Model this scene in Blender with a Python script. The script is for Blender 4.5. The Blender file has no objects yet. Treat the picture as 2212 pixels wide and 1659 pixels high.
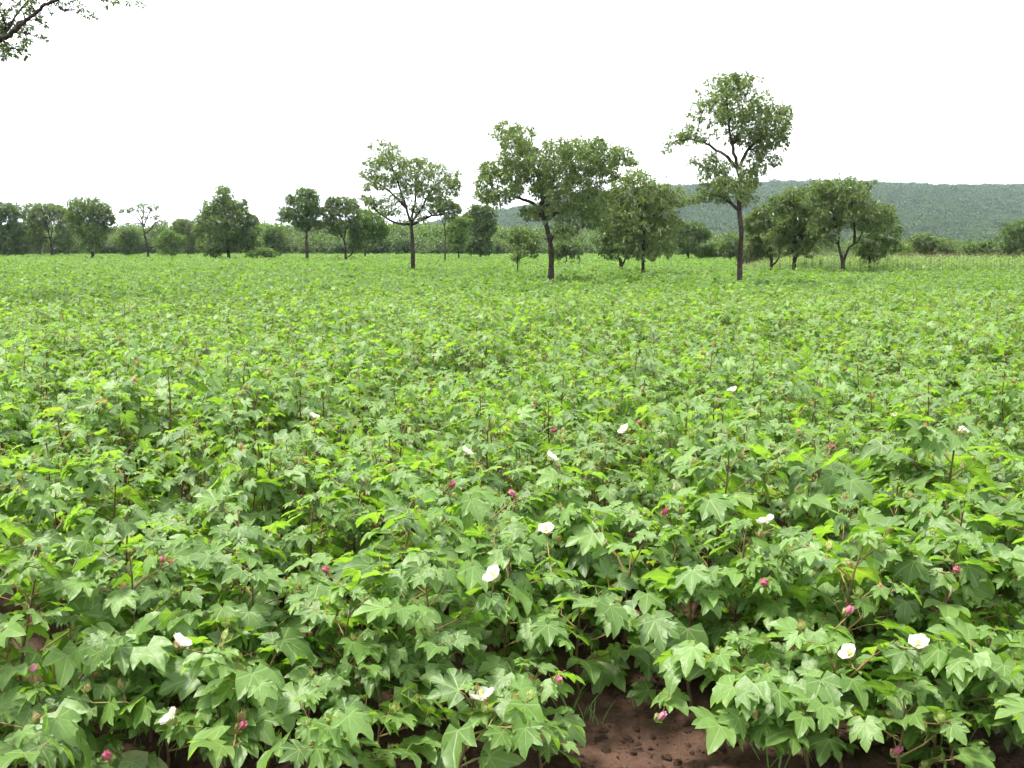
import bpy, math, random
import numpy as np
from mathutils import Matrix, Vector, Euler, noise

R = math.radians
rng = np.random.default_rng(11)
random.seed(11)
scene = bpy.context.scene
col = scene.collection

# ------------------------------------------------------------------ camera
CAM_Z = 2.0
F_PX, CX, CY = 2151.0, 1106.0, 829.5          # the photograph measured at 2212 x 1659
PITCH = math.atan((CY - 534.5) / F_PX)
cam_d = bpy.data.cameras.new('camera')
cam_d.lens, cam_d.sensor_width = 35.0, 36.0
cam_d.clip_start, cam_d.clip_end = 0.05, 9000
cam = bpy.data.objects.new('camera', cam_d)
cam.location = (0, 0, CAM_Z)
cam.rotation_euler = (R(90) - PITCH, 0, 0)
col.objects.link(cam)
scene.camera = cam

# ------------------------------------------------------------------ sky, sun, exposure
SUN_EL, SUN_AZ = R(66), R(-95)                 # azimuth measured from the view direction, negative = left
world = bpy.data.worlds.new('World'); scene.world = world
world.use_nodes = True
wn, wl = world.node_tree.nodes, world.node_tree.links
wn.clear()
w_out = wn.new('ShaderNodeOutputWorld'); w_bg = wn.new('ShaderNodeBackground')
w_sky = wn.new('ShaderNodeTexSky'); w_sky.sky_type = 'NISHITA'; w_sky.sun_disc = False
w_sky.sun_elevation = SUN_EL; w_sky.sun_rotation = SUN_AZ
w_sky.dust_density = 3.0; w_sky.air_density = 1.0
w_tc = wn.new('ShaderNodeTexCoord'); w_map = wn.new('ShaderNodeMapping')
w_map.inputs['Scale'].default_value = (1.0, 1.0, 4.0)
w_noise = wn.new('ShaderNodeTexNoise'); w_noise.inputs['Scale'].default_value = 1.6
w_noise.inputs['Detail'].default_value = 5
w_ramp = wn.new('ShaderNodeValToRGB')
w_ramp.color_ramp.elements[0].position = 0.3; w_ramp.color_ramp.elements[0].color = (7.4, 7.6, 8.0, 1)
w_ramp.color_ramp.elements[1].position = 0.7; w_ramp.color_ramp.elements[1].color = (9.4, 9.4, 9.4, 1)
w_mix = wn.new('ShaderNodeMix'); w_mix.data_type = 'RGBA'; w_mix.inputs[0].default_value = 0.82
wl.new(w_tc.outputs['Generated'], w_map.inputs['Vector']); wl.new(w_map.outputs[0], w_noise.inputs['Vector'])
wl.new(w_noise.outputs['Fac'], w_ramp.inputs['Fac'])
wl.new(w_sky.outputs[0], w_mix.inputs[6]); wl.new(w_ramp.outputs[0], w_mix.inputs[7])
wl.new(w_mix.outputs[2], w_bg.inputs['Color']); w_bg.inputs['Strength'].default_value = 0.05
wl.new(w_bg.outputs[0], w_out.inputs['Surface'])

sun_d = bpy.data.lights.new('sun', 'SUN')
sun_d.energy, sun_d.angle, sun_d.color = 1.5, R(10), (1.0, 0.95, 0.86)
sun = bpy.data.objects.new('sun', sun_d); col.objects.link(sun)
sdir = Vector((math.sin(SUN_AZ) * math.cos(SUN_EL), math.cos(SUN_AZ) * math.cos(SUN_EL), math.sin(SUN_EL)))
sun.rotation_euler = sdir.to_track_quat('Z', 'Y').to_euler()
sun.location = sdir * 60

vs = scene.view_settings
vs.view_transform, vs.look = 'Standard', 'None'
vs.exposure, vs.gamma, vs.use_curve_mapping = 2.82, 1.0, False
cy = scene.cycles
cy.max_bounces, cy.diffuse_bounces, cy.glossy_bounces = 4, 2, 1
cy.adaptive_threshold = 0.03
cy.transmission_bounces, cy.volume_bounces = 4, 0

# ------------------------------------------------------------------ pixel helpers (used to measure the place)
def ray(x, y):
    u, v = (x - CX) / F_PX, -(y - CY) / F_PX
    c, s = math.cos(PITCH), math.sin(PITCH)
    return Vector((u, c + v * s, v * c - s))
def at_y(x, y, Y):
    d = ray(x, y); return Vector((0, 0, CAM_Z)) + d * (Y / d.y)
def at_z(x, y, z):
    d = ray(x, y); return Vector((0, 0, CAM_Z)) + d * ((z - CAM_Z) / d.z)
K1 = 1.02713
def c1(x, y): return (x / 2.765 / K1, (380 + y / 2.765) / K1)
def c2(x, y): return ((700 + x / 2.765) / K1, (260 + y / 2.765) / K1)
def c3(x, y): return ((1400 + x / 2.5367) / K1, (140 + y / 2.5367) / K1)
def c4(x, y): return (x / 5.53 / K1, y / 5.53 / K1)
S1 = S2 = 1 / 2.765 / K1
S3 = 1 / 2.5367 / K1
S4 = 1 / 5.53 / K1

# ------------------------------------------------------------------ mesh helpers
def tri_mesh(name, V, T, mats, midx=None, luv=None, smooth=False):
    V = np.asarray(V, np.float32).reshape(-1, 3); T = np.asarray(T, np.int32).reshape(-1, 3)
    me = bpy.data.meshes.new(name)
    me.vertices.add(len(V)); me.vertices.foreach_set('co', V.ravel())
    me.loops.add(T.size); me.loops.foreach_set('vertex_index', T.ravel())
    me.polygons.add(len(T))
    me.polygons.foreach_set('loop_start', np.arange(0, T.size, 3, dtype=np.int32))
    me.polygons.foreach_set('loop_total', np.full(len(T), 3, np.int32))
    if midx is not None: me.polygons.foreach_set('material_index', np.asarray(midx, np.int32))
    me.polygons.foreach_set('use_smooth', np.full(len(T), bool(smooth)))
    for m in (mats if isinstance(mats, (list, tuple)) else [mats]): me.materials.append(m)
    if luv is not None:
        a = me.attributes.new('luv', 'FLOAT_VECTOR', 'POINT')
        a.data.foreach_set('vector', np.asarray(luv, np.float32).ravel())
    me.update(calc_edges=True)
    return me

class Acc:
    """collects triangle pieces of one part"""
    def __init__(s): s.V, s.T, s.M, s.L, s.n = [], [], [], [], 0
    def add(s, V, T, mi=0, luv=None):
        V = np.asarray(V, float).reshape(-1, 3); T = np.asarray(T, int).reshape(-1, 3)
        s.V.append(V); s.T.append(T + s.n); s.M.append(np.full(len(T), mi)); s.n += len(V)
        s.L.append(np.zeros((len(V), 3)) if luv is None else luv)
    def mesh(s, name, mats, smooth=False):
        return tri_mesh(name, np.concatenate(s.V), np.concatenate(s.T), mats, np.concatenate(s.M), np.concatenate(s.L), smooth)

def tube(pts, radii, n=6, cap=True):
    pts = [Vector(p) for p in pts]; V = []; T = []
    ref = Vector((0.3, 0.9, 0.2))
    for i, p in enumerate(pts):
        d = (pts[min(i + 1, len(pts) - 1)] - pts[max(i - 1, 0)])
        d = d.normalized() if d.length > 1e-9 else Vector((0, 0, 1))
        a = d.cross(ref)
        if a.length < 1e-3: a = d.cross(Vector((1, 0, 0)))
        a.normalize(); b = d.cross(a)
        for k in range(n):
            t = 2 * math.pi * k / n
            V.append(p + (a * math.cos(t) + b * math.sin(t)) * radii[i])
    for i in range(len(pts) - 1):
        for k in range(n):
            q, r_ = i * n + k, i * n + (k + 1) % n
            T += [(q, r_, r_ + n), (q, r_ + n, q + n)]
    if cap:
        e = len(V); V.append(pts[-1]); o = (len(pts) - 1) * n
        T += [(o + k, o + (k + 1) % n, e) for k in range(n)]
    return np.array([tuple(v) for v in V]), np.array(T)

def link(name, data, parent=None, **props):
    o = bpy.data.objects.new(name, data); col.objects.link(o)
    if parent is not None: o.parent = parent
    for k, v in props.items(): o[k] = v
    return o
def smooth_path(pts, rad, sub=4):
    """Catmull-Rom through pts"""
    P = [Vector(p) for p in pts]
    if len(P) < 3: return P, list(rad)
    out, ro = [], []
    for i in range(len(P) - 1):
        p0, p1, p2, p3 = P[max(i - 1, 0)], P[i], P[i + 1], P[min(i + 2, len(P) - 1)]
        for k in range(sub):
            t = k / sub
            out.append(0.5 * (2 * p1 + (p2 - p0) * t + (2 * p0 - 5 * p1 + 4 * p2 - p3) * t * t + (3 * p1 - p0 - 3 * p2 + p3) * t ** 3))
            ro.append(rad[i] * (1 - t) + rad[i + 1] * t)
    out.append(P[-1]); ro.append(rad[-1])
    return out, ro

# ------------------------------------------------------------------ materials
def new_mat(name):
    m = bpy.data.materials.new(name); m.use_nodes = True
    nt = m.node_tree; nt.nodes.clear()
    return m, nt.nodes, nt.links
def math_node(N, L, op, a, b=None, c=None):
    n = N.new('ShaderNodeMath'); n.operation = op
    for i, v in enumerate((a, b, c)):
        if v is None: continue
        if isinstance(v, (int, float)): n.inputs[i].default_value = v
        else: L.new(v, n.inputs[i])
    return n.outputs[0]
def ramp(N, L, fac, stops):
    r = N.new('ShaderNodeValToRGB')
    while len(r.color_ramp.elements) < len(stops): r.color_ramp.elements.new(0.5)
    for e, (p, c) in zip(r.color_ramp.elements, stops): e.position = p; e.color = (*c, 1)
    L.new(fac, r.inputs['Fac']); return r.outputs[0]
def mixc(N, L, fac, a, b, mode='MIX'):
    n = N.new('ShaderNodeMix'); n.data_type = 'RGBA'; n.blend_type = mode
    for s, v in ((0, fac), (6, a), (7, b)):
        if isinstance(v, (int, float)): n.inputs[s].default_value = v
        elif isinstance(v, tuple): n.inputs[s].default_value = (*v, 1)
        else: L.new(v, n.inputs[s])
    return n.outputs[2]

def leaf_material(name, stops, trans, trans_fac, rough=0.45, spec=0.5, veins=False, under=(1.25, 1.25, 1.3)):
    m, N, L = new_mat(name)
    out = N.new('ShaderNodeOutputMaterial')
    oi = N.new('ShaderNodeObjectInfo'); geo = N.new('ShaderNodeNewGeometry')
    rnd = math_node(N, L, 'FRACT', math_node(N, L, 'MULTIPLY_ADD', oi.outputs['Random'], 7.13, math_node(N, L, 'MULTIPLY', geo.outputs['Random Per Island'], 3.71)))
    c = ramp(N, L, rnd, stops)
    if veins:
        at = N.new('ShaderNodeAttribute'); at.attribute_name = 'luv'
        sx = N.new('ShaderNodeSeparateXYZ'); L.new(at.outputs['Vector'], sx.inputs[0])
        ax = math_node(N, L, 'ABSOLUTE', sx.outputs[0])
        vein = None
        for ang in (0, 44, 92):
            a = R(ang)
            dist = math_node(N, L, 'ABSOLUTE', math_node(N, L, 'SUBTRACT', math_node(N, L, 'MULTIPLY', ax, math.cos(a)), math_node(N, L, 'MULTIPLY', sx.outputs[1], math.sin(a))))
            mr = N.new('ShaderNodeMapRange'); mr.interpolation_type = 'SMOOTHSTEP'
            mr.inputs[1].default_value = 0.008; mr.inputs[2].default_value = 0.03
            mr.inputs[3].default_value = 1; mr.inputs[4].default_value = 0
            L.new(dist, mr.inputs[0])
            vein = mr.outputs[0] if vein is None else math_node(N, L, 'MAXIMUM', vein, mr.outputs[0])
        nz = N.new('ShaderNodeTexNoise'); nz.inputs['Scale'].default_value = 5; nz.inputs['Detail'].default_value = 4
        L.new(at.outputs['Vector'], nz.inputs['Vector'])
        c = mixc(N, L, math_node(N, L, 'MULTIPLY', nz.outputs['Fac'], 0.5), c, mixc(N, L, 1.0, c, (0.55, 0.62, 0.5), 'MULTIPLY'))
        c = mixc(N, L, math_node(N, L, 'MULTIPLY', vein, 0.45), c, (0.20, 0.30, 0.10))
        n2 = N.new('ShaderNodeTexNoise'); n2.inputs['Scale'].default_value = 16; n2.inputs['Detail'].default_value = 2
        va = N.new('ShaderNodeVectorMath'); va.operation = 'ADD'; L.new(at.outputs['Vector'], va.inputs[0])
        cx3 = N.new('ShaderNodeCombineXYZ'); L.new(math_node(N, L, 'MULTIPLY', rnd, 37.0), cx3.inputs[2]); L.new(cx3.outputs[0], va.inputs[1])
        L.new(va.outputs[0], n2.inputs['Vector'])
        sp = N.new('ShaderNodeMapRange'); sp.inputs[1].default_value = 0.68; sp.inputs[2].default_value = 0.74; L.new(n2.outputs['Fac'], sp.inputs[0])
        c = mixc(N, L, math_node(N, L, 'MULTIPLY', sp.outputs[0], 0.7), c, (0.16, 0.12, 0.05))
        bump = N.new('ShaderNodeBump'); bump.inputs['Strength'].default_value = 0.25; bump.inputs['Distance'].default_value = 0.02
        L.new(math_node(N, L, 'SUBTRACT', nz.outputs['Fac'], math_node(N, L, 'MULTIPLY', vein, 0.6)), bump.inputs['Height'])
    cu = mixc(N, L, geo.outputs['Backfacing'], c, mixc(N, L, 1.0, c, under, 'MULTIPLY'))
    p = N.new('ShaderNodeBsdfPrincipled'); L.new(cu, p.inputs['Base Color'])
    p.inputs['Roughness'].default_value = rough; p.inputs['Specular IOR Level'].default_value = spec
    if veins: L.new(bump.outputs[0], p.inputs['Normal'])
    t = N.new('ShaderNodeBsdfTranslucent')
    L.new(mixc(N, L, 1.0, c, trans, 'MULTIPLY'), t.inputs['Color'])
    mx = N.new('ShaderNodeMixShader'); mx.inputs[0].default_value = trans_fac
    L.new(p.outputs[0], mx.inputs[1]); L.new(t.outputs[0], mx.inputs[2]); L.new(mx.outputs[0], out.inputs['Surface'])
    return m

def plain_material(name, a, b, scale=20, rough=0.7, spec=0.3, bump=0.0, coord='Object', detail=6):
    m, N, L = new_mat(name)
    out = N.new('ShaderNodeOutputMaterial'); tc = N.new('ShaderNodeTexCoord')
    nz = N.new('ShaderNodeTexNoise'); nz.inputs['Scale'].default_value = scale; nz.inputs['Detail'].default_value = detail
    L.new(tc.outputs[coord], nz.inputs['Vector'])
    c = ramp(N, L, nz.outputs['Fac'], [(0.3, a), (0.7, b)])
    p = N.new('ShaderNodeBsdfPrincipled'); L.new(c, p.inputs['Base Color'])
    p.inputs['Roughness'].default_value = rough; p.inputs['Specular IOR Level'].default_value = spec
    if bump:
        bp = N.new('ShaderNodeBump'); bp.inputs['Strength'].default_value = bump; bp.inputs['Distance'].default_value = 0.02
        L.new(nz.outputs['Fac'], bp.inputs['Height']); L.new(bp.outputs[0], p.inputs['Normal'])
    L.new(p.outputs[0], out.inputs['Surface'])
    return m

M_COTTON = leaf_material('cotton_leaf', [(0.0, (0.064, 0.122, 0.027)), (0.35, (0.093, 0.172, 0.036)), (0.7, (0.124, 0.214, 0.049)),
                                         (0.994, (0.130, 0.225, 0.052)), (0.997, (0.15, 0.20, 0.045)), (1.0, (0.17, 0.19, 0.05))],
                         (2.5, 2.6, 0.7), 0.40, rough=0.46, spec=0.48, veins=True)
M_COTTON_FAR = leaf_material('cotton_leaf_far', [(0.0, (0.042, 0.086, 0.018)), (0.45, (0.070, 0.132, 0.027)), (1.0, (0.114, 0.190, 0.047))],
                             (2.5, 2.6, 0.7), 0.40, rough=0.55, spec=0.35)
M_STEM = plain_material('cotton_stem', (0.060, 0.034, 0.020), (0.100, 0.075, 0.030), 18, 0.6, 0.3)
M_PETIOLE = plain_material('cotton_petiole', (0.16, 0.075, 0.035), (0.15, 0.17, 0.05), 3, 0.55, 0.3)
M_BRACT = leaf_material('bract', [(0.0, (0.13, 0.19, 0.045)), (0.7, (0.19, 0.24, 0.07)), (0.85, (0.25, 0.20, 0.09)), (1.0, (0.27, 0.13, 0.08))], (2.0, 2.0, 0.9), 0.3, 0.6, 0.3)
M_WHITE = leaf_material('white_petal', [(0.0, (0.78, 0.78, 0.72)), (1.0, (0.82, 0.81, 0.74))], (1.0, 1.0, 0.95), 0.35, 0.6, 0.2, under=(1, 1, 1))
M_PINK = leaf_material('pink_petal', [(0.0, (0.30, 0.07, 0.10)), (0.5, (0.45, 0.14, 0.21)), (0.8, (0.52, 0.25, 0.30)), (1.0, (0.40, 0.18, 0.22))], (1.0, 0.8, 0.9), 0.3, 0.6, 0.2, under=(1, 1, 1))
M_YELLOW = plain_material('stamen', (0.6, 0.45, 0.08), (0.7, 0.55, 0.15), 40)
M_GRASS = leaf_material('grass_blade', [(0.0, (0.07, 0.15, 0.03)), (1.0, (0.12, 0.20, 0.05))], (2, 2.2, .8), 0.35, 0.5, 0.4)
M_DRY = leaf_material('dry_grass', [(0.0, (0.20, 0.17, 0.09)), (0.6, (0.25, 0.22, 0.12)), (1.0, (0.14, 0.19, 0.06))], (1.3, 1.3, .8), 0.3, 0.7, 0.2)
M_MAIZE = leaf_material('maize_leaf', [(0.0, (0.062, 0.110, 0.024)), (1.0, (0.120, 0.185, 0.046))], (2.2, 2.4, .7), 0.33, 0.55, 0.3)
M_SHEA = leaf_material('shea_leaf', [(0.0, (0.042, 0.074, 0.020)), (0.5, (0.063, 0.108, 0.030)), (0.9, (0.096, 0.145, 0.044)), (1.0, (0.14, 0.12, 0.05))], (2.2, 2.2, 0.7), 0.30, 0.42, 0.5)
M_SHEA_PALE = leaf_material('pale_shea_leaf', [(0.0, (0.054, 0.090, 0.030)), (0.5, (0.080, 0.126, 0.043)), (0.9, (0.112, 0.160, 0.058)), (1.0, (0.17, 0.15, 0.07))], (2.2, 2.2, 0.7), 0.32, 0.42, 0.5)
M_SHEA_DARK = leaf_material('dark_tree_leaf', [(0.0, (0.034, 0.064, 0.018)), (0.6, (0.058, 0.100, 0.028)), (1.0, (0.090, 0.138, 0.042))], (2.2, 2.2, 0.7), 0.28, 0.45, 0.4)
M_BUSH = leaf_material('bush_leaf', [(0.0, (0.050, 0.096, 0.020)), (0.6, (0.076, 0.134, 0.030)), (1.0, (0.110, 0.165, 0.045))], (2.2, 2.2, 0.7), 0.3, 0.5, 0.35)
M_BARK = plain_material('bark', (0.022, 0.017, 0.014), (0.060, 0.048, 0.038), 9, 0.9, 0.1, 0.6)

def soil_material():
    m, N, L = new_mat('red_soil')
    out = N.new('ShaderNodeOutputMaterial'); tc = N.new('ShaderNodeTexCoord')
    n1 = N.new('ShaderNodeTexNoise'); n1.inputs['Scale'].default_value = 3.0; n1.inputs['Detail'].default_value = 8
    n2 = N.new('ShaderNodeTexNoise'); n2.inputs['Scale'].default_value = 60; n2.inputs['Detail'].default_value = 8; n2.inputs['Roughness'].default_value = 0.7
    for n in (n1, n2): L.new(tc.outputs['Object'], n.inputs['Vector'])
    c = ramp(N, L, n1.outputs['Fac'], [(0.3, (0.040, 0.025, 0.018)), (0.7, (0.085, 0.051, 0.037))])
    c = mixc(N, L, 0.8, c, ramp(N, L, n2.outputs['Fac'], [(0.3, (0.55, 0.5, 0.5)), (0.72, (1.5, 1.45, 1.4))]), 'MULTIPLY')
    p = N.new('ShaderNodeBsdfPrincipled'); L.new(c, p.inputs['Base Color']); p.inputs['Roughness'].default_value = 0.95
    p.inputs['Specular IOR Level'].default_value = 0.1
    b = N.new('ShaderNodeBump'); b.inputs['Strength'].default_value = 0.8; b.inputs['Distance'].default_value = 0.012
    L.new(n2.outputs['Fac'], b.inputs['Height']); L.new(b.outputs[0], p.inputs['Normal'])
    L.new(p.outputs[0], out.inputs['Surface']); return m
M_SOIL = soil_material()

# ------------------------------------------------------------------ ground
def soil_h(x, y):
    if abs(x) > 8 or y > 12 or y < 1: return 0.0
    f = min(1, (8 - abs(x)) / 2, (12 - y) / 3, (y - 1) / 1)
    h = 0.05 * noise.noise((x * 1.7, y * 1.7, 0)) + 0.030 * noise.noise((x * 6, y * 6, 3)) + 0.022 * noise.noise((x * 17, y * 17, 7)) + 0.010 * noise.noise((x * 37, y * 37, 9))
    return h * f
gx = np.concatenate([[-3400, -1500, -600, -200, -60, -20, -9], np.arange(-6, -2.4, 0.12), np.arange(-2.4, 3.0, 0.03), np.arange(3.0, 6.01, 0.12), [9, 20, 60, 200, 600, 1500, 3400]])
gy = np.concatenate([[-3400, -600, -60, -8, 0, 1.5, 2.4], np.arange(2.9, 5.6, 0.03), np.arange(5.6, 12, 0.2), [15, 22, 40, 80, 160, 320, 640, 1300, 3400]])
GV = [(x, y, soil_h(x, y)) for y in gy for x in gx]
nx = len(gx); GT = []
for j in range(len(gy) - 1):
    for i in range(nx - 1):
        a = j * nx + i; GT += [(a, a + 1, a + 1 + nx), (a, a + 1 + nx, a + nx)]
ground = link('ground', tri_mesh('ground', GV, GT, M_SOIL, smooth=True), kind='structure', label='bare reddish brown soil under the cotton crop', category='ground')

# ------------------------------------------------------------------ hill
def crest_px(x):       # ridge line of the photograph
    return np.interp(x, [-400, 500, 820, 960, 1090, 1250, 1400, 1500, 1640, 1780, 1900, 2050, 2212, 2500, 3200], [533, 530, 508, 482, 455, 425, 407, 402, 397, 397, 401, 404, 408, 414, 440])
RIDGE_Y, FOOT_Y = 1400.0, 620.0
def hill_h(X, Y):
    px = CX + X / RIDGE_Y * F_PX
    top = max(0.0, (534.5 - float(crest_px(px))) / F_PX * RIDGE_Y - 4.5)
    t = min(1.0, max(0.0, (Y - FOOT_Y) / (RIDGE_Y - FOOT_Y)))
    s = t * t * (3 - 2 * t) * 0.55 + 0.45 * t ** 1.15
    if Y > RIDGE_Y: s = 1 - 0.15 * ((Y - RIDGE_Y) / 400) ** 2
    return top * s + 7 * t * noise.noise((X / 130, Y / 130, 2)) * (1 - 0.5 * t) - 1.5 * (1 - t)
hx = np.linspace(-700, 1500, 90); hy = np.linspace(560, 1750, 60)
HV = [(x, y, hill_h(x, y)) for y in hy for x in hx]; HT = []
for j in range(len(hy) - 1):
    for i in range(len(hx) - 1):
        a = j * len(hx) + i; HT += [(a, a + 1, a + 1 + len(hx)), (a, a + 1 + len(hx), a + len(hx))]
M_HILL = plain_material('hill_scrub', (0.030, 0.052, 0.02), (0.055, 0.085, 0.03), 0.05, 0.9, 0.1)
hill = link('hill', tri_mesh('hill', HV, HT, M_HILL, smooth=True), kind='structure', label='long low wooded hill fading blue behind the field', category='hill')

# ------------------------------------------------------------------ instancing of masses nobody could count
def crowd(name, variants, P, rot, scl, idx, label, cat):
    """one stuff object: the variants (meshes) scattered on points by geometry nodes"""
    c = bpy.data.collections.new(name + '_source')
    for i, me in enumerate(variants):
        c.objects.link(bpy.data.objects.new('%s_source_%02d' % (name, i), me))
    me = bpy.data.meshes.new(name); P = np.asarray(P, np.float32)
    me.vertices.add(len(P)); me.vertices.foreach_set('co', P.ravel())
    a = me.attributes.new('rot', 'FLOAT_VECTOR', 'POINT'); a.data.foreach_set('vector', np.asarray(rot, np.float32).ravel())
    a = me.attributes.new('scl', 'FLOAT_VECTOR', 'POINT'); a.data.foreach_set('vector', np.asarray(scl, np.float32).ravel())
    a = me.attributes.new('idx', 'INT', 'POINT'); a.data.foreach_set('value', np.asarray(idx, np.int32).ravel())
    for m in variants[0].materials: me.materials.append(m)
    o = link(name, me, kind='stuff', label=label, category=cat)
    ng = bpy.data.node_groups.new(name, 'GeometryNodeTree')
    ng.interface.new_socket('Geometry', in_out='INPUT', socket_type='NodeSocketGeometry')
    ng.interface.new_socket('Geometry', in_out='OUTPUT', socket_type='NodeSocketGeometry')
    N, L = ng.nodes, ng.links
    gi, go = N.new('NodeGroupInput'), N.new('NodeGroupOutput')
    ci = N.new('GeometryNodeCollectionInfo'); ci.inputs['Collection'].default_value = c
    ci.inputs['Separate Children'].default_value = True; ci.inputs['Reset Children'].default_value = True
    ip = N.new('GeometryNodeInstanceOnPoints'); ip.inputs['Pick Instance'].default_value = True
    def attr(n, t):
        q = N.new('GeometryNodeInputNamedAttribute'); q.data_type = t; q.inputs['Name'].default_value = n; return q.outputs['Attribute']
    L.new(gi.outputs[0], ip.inputs['Points']); L.new(ci.outputs[0], ip.inputs['Instance'])
    L.new(attr('idx', 'INT'), ip.inputs['Instance Index'])
    L.new(attr('rot', 'FLOAT_VECTOR'), ip.inputs['Rotation']); L.new(attr('scl', 'FLOAT_VECTOR'), ip.inputs['Scale'])
    L.new(ip.outputs[0], go.inputs[0])
    md = o.modifiers.new('scatter', 'NODES'); md.node_group = ng
    return o

# ------------------------------------------------------------------ leaves by the thousand (crowns)
def unit(v): return v / np.maximum(np.linalg.norm(v, axis=-1, keepdims=True), 1e-9)
def rosettes(P, D, K, Lf, r, width=0.36, droop=0.25, spread=0.95):
    """K folded leaves around each point"""
    n = len(P)
    base = np.repeat(P, K, 0); d = np.repeat(D, K, 0); m = n * K
    l = unit(d * 0.5 + r.normal(size=(m, 3)) * spread * 0.62 + np.array([0, 0, -droop]))
    w = unit(np.cross(l, unit(r.normal(size=(m, 3)) * 0.55 + np.array([0, 0, 1.0]))))
    nr = np.cross(w, l)
    ln = (Lf * r.uniform(0.65, 1.2, m))[:, None]
    base = base + l * ln * 0.12
    a = base + l * ln * 0.55 + w * ln * width * 0.5 + nr * ln * 0.07
    b = base + l * ln * 0.55 - w * ln * width * 0.5 + nr * ln * 0.07
    tip = base + l * ln - np.array([0, 0, 1.0]) * ln * 0.12
    V = np.stack([base, a, tip, b], 1).reshape(-1, 3)
    q = np.arange(m)[:, None] * 4
    T = np.concatenate([q + np.array([[0, 1, 2]]), q + np.array([[0, 2, 3]])], 1).reshape(-1, 3)
    return V, T

# ------------------------------------------------------------------ trees
CANOPY = 0.82
def shade_tree(name, label, cat, group, base, trunk, limbs, clumps, conv, sc, w, Y=None, mat=None, L=0.17, cover=1.5, seed=1, K=8, depth=0.75, jit=1.0, limb_w=None, thin=False, full=1.0):
    """base/trunk/limbs/clumps measured in the photograph through conv(); w = trunk width in those units"""
    r = np.random.default_rng(seed); mat = mat or M_SHEA
    bp = conv(*base)
    if Y is None: Y = at_z(bp[0], bp[1], CANOPY).y
    u = Y / F_PX * sc                                      # metres for one measured unit
    foot = at_y(bp[0], bp[1], Y); foot.z = 0
    t = link(name, None, label=label, category=cat)
    if group: t['group'] = group
    t.location = foot
    def P(x, y, dy=0.0):
        q = at_y(*conv(x, y), Y); q.y += dy; return q - foot
    skel = []
    # trunk
    pts = [Vector((0, 0, -0.15)), Vector((0, 0, 0.02))] + [P(*p) for p in trunk]
    for i, p in enumerate(pts[2:]): p.y += r.normal() * w * u * 0.5
    rad = [w * u * 0.75, w * u * 0.62] + list(np.linspace(w * u * 0.5, w * u * 0.34, len(trunk)))
    pp, rr = smooth_path(pts, rad, 3)
    rr = [q * (1 + 0.08 * r.normal()) for q in rr]
    link('trunk', tri_mesh('trunk', *tube(pp, rr, 9), M_BARK, smooth=True), t)
    skel += [(p, q) for p, q in zip(pp[4:], rr[4:])]
    xs = [c[0] for c in clumps]; halfw = 0.5 * (max(xs) - min(xs)) * u + 0.15
    for k, lb in enumerate(limbs):
        dyt = r.uniform(-0.45, 0.45) * halfw
        n = len(lb)
        pts = [P(x, y, dyt * (i / (n - 1)) ** 1.2 + (r.normal() * 0.04 if i else 0)) for i, (x, y) in enumerate(lb)]
        lw = (limb_w or w) * u * (1.0 if k == 0 or not limb_w else 0.4)
        rad = np.linspace(lw * 0.34, lw * 0.07, n)
        pp, rr = smooth_path(pts, rad, 4)
        pp = [p + Vector(r.normal(size=3) * 0.012 * jit) for p in pp]
        link('branch', tri_mesh('branch', *tube(pp, rr, 6), M_BARK, smooth=True), t)
        skel += [(p, q) for p, q in zip(pp[2:], rr[2:])]
    SP = np.array([tuple(p) for p, _ in skel]); SR = np.array([q for _, q in skel])
    A = Acc(); TW = Acc(); tips = []
    for (x, y, rx, ry) in clumps:
        rxm, rym = rx * u * full * (1.12 if Y > 60 else 1.0), ry * u * full * (1.12 if Y > 60 else 1.0)
        dmax = math.sqrt(max(0.05, 1 - min(1, abs(x - (max(xs) + min(xs)) / 2) / (0.5 * (max(xs) - min(xs)) + 1e-6)) ** 2)) * halfw * depth
        for dy, f in (((r.uniform(-1, 1), 1.0),) if thin else ((r.uniform(-0.95, -0.45), 0.86), (r.uniform(-0.2, 0.2), 1.0), (r.uniform(0.45, 0.95), 0.86))):
            c = np.array(P(x, y, dy * dmax)) + r.normal(size=3) * np.array([rxm, 0, rym]) * 0.12
            e = np.array([rxm, 0.5 * (rxm + rym), rym]) * f
            n = max(3, int((2.9 if Y < 80 else 4.2) * cover * math.pi * e[0] * e[2] / (0.5 * 0.36 * L * L * K) * 0.55 * r.uniform(0.6, 1.3)))
            dirs = unit(r.normal(size=(n, 3)) + np.array([0, 0, 0.25]))
            rad = r.uniform(0.25, 1.0, n) ** 0.5
            rad *= np.where(r.uniform(size=n) < 0.10, r.uniform(1.0, 1.35, n), 1.0)
            pos = c + dirs * rad[:, None] * e
            V, T = rosettes(pos, dirs, K, L, r)
            A.add(V, T)
            # twigs reaching into this clump
            i = int(np.argmin(((SP - c) ** 2).sum(1)))
            mid = (SP[i] + c) / 2 + np.array([0, 0, 0.10]) * np.linalg.norm(SP[i] - c)
            q0 = min(SR[i] * 0.6, 0.05)
            pp, rr = smooth_path([SP[i], mid, c], [q0, q0 * 0.6, q0 * 0.25], 3)
            TW.add(*tube(pp, rr, 4))
            for j in r.choice(n, min(n, 3), replace=False):
                TW.add(*tube([c, (c + pos[j]) / 2 + r.normal(size=3) * 0.02, pos[j]], [q0 * 0.3, q0 * 0.2, q0 * 0.1], 3))
    link('twigs', TW.mesh('twigs', M_BARK), t, kind='stuff')
    link('crown', A.mesh('crown', mat), t, kind='stuff')
    return t

SG = 'trees scattered over the field'
BG = 'trees along the far edge of the field'
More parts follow.
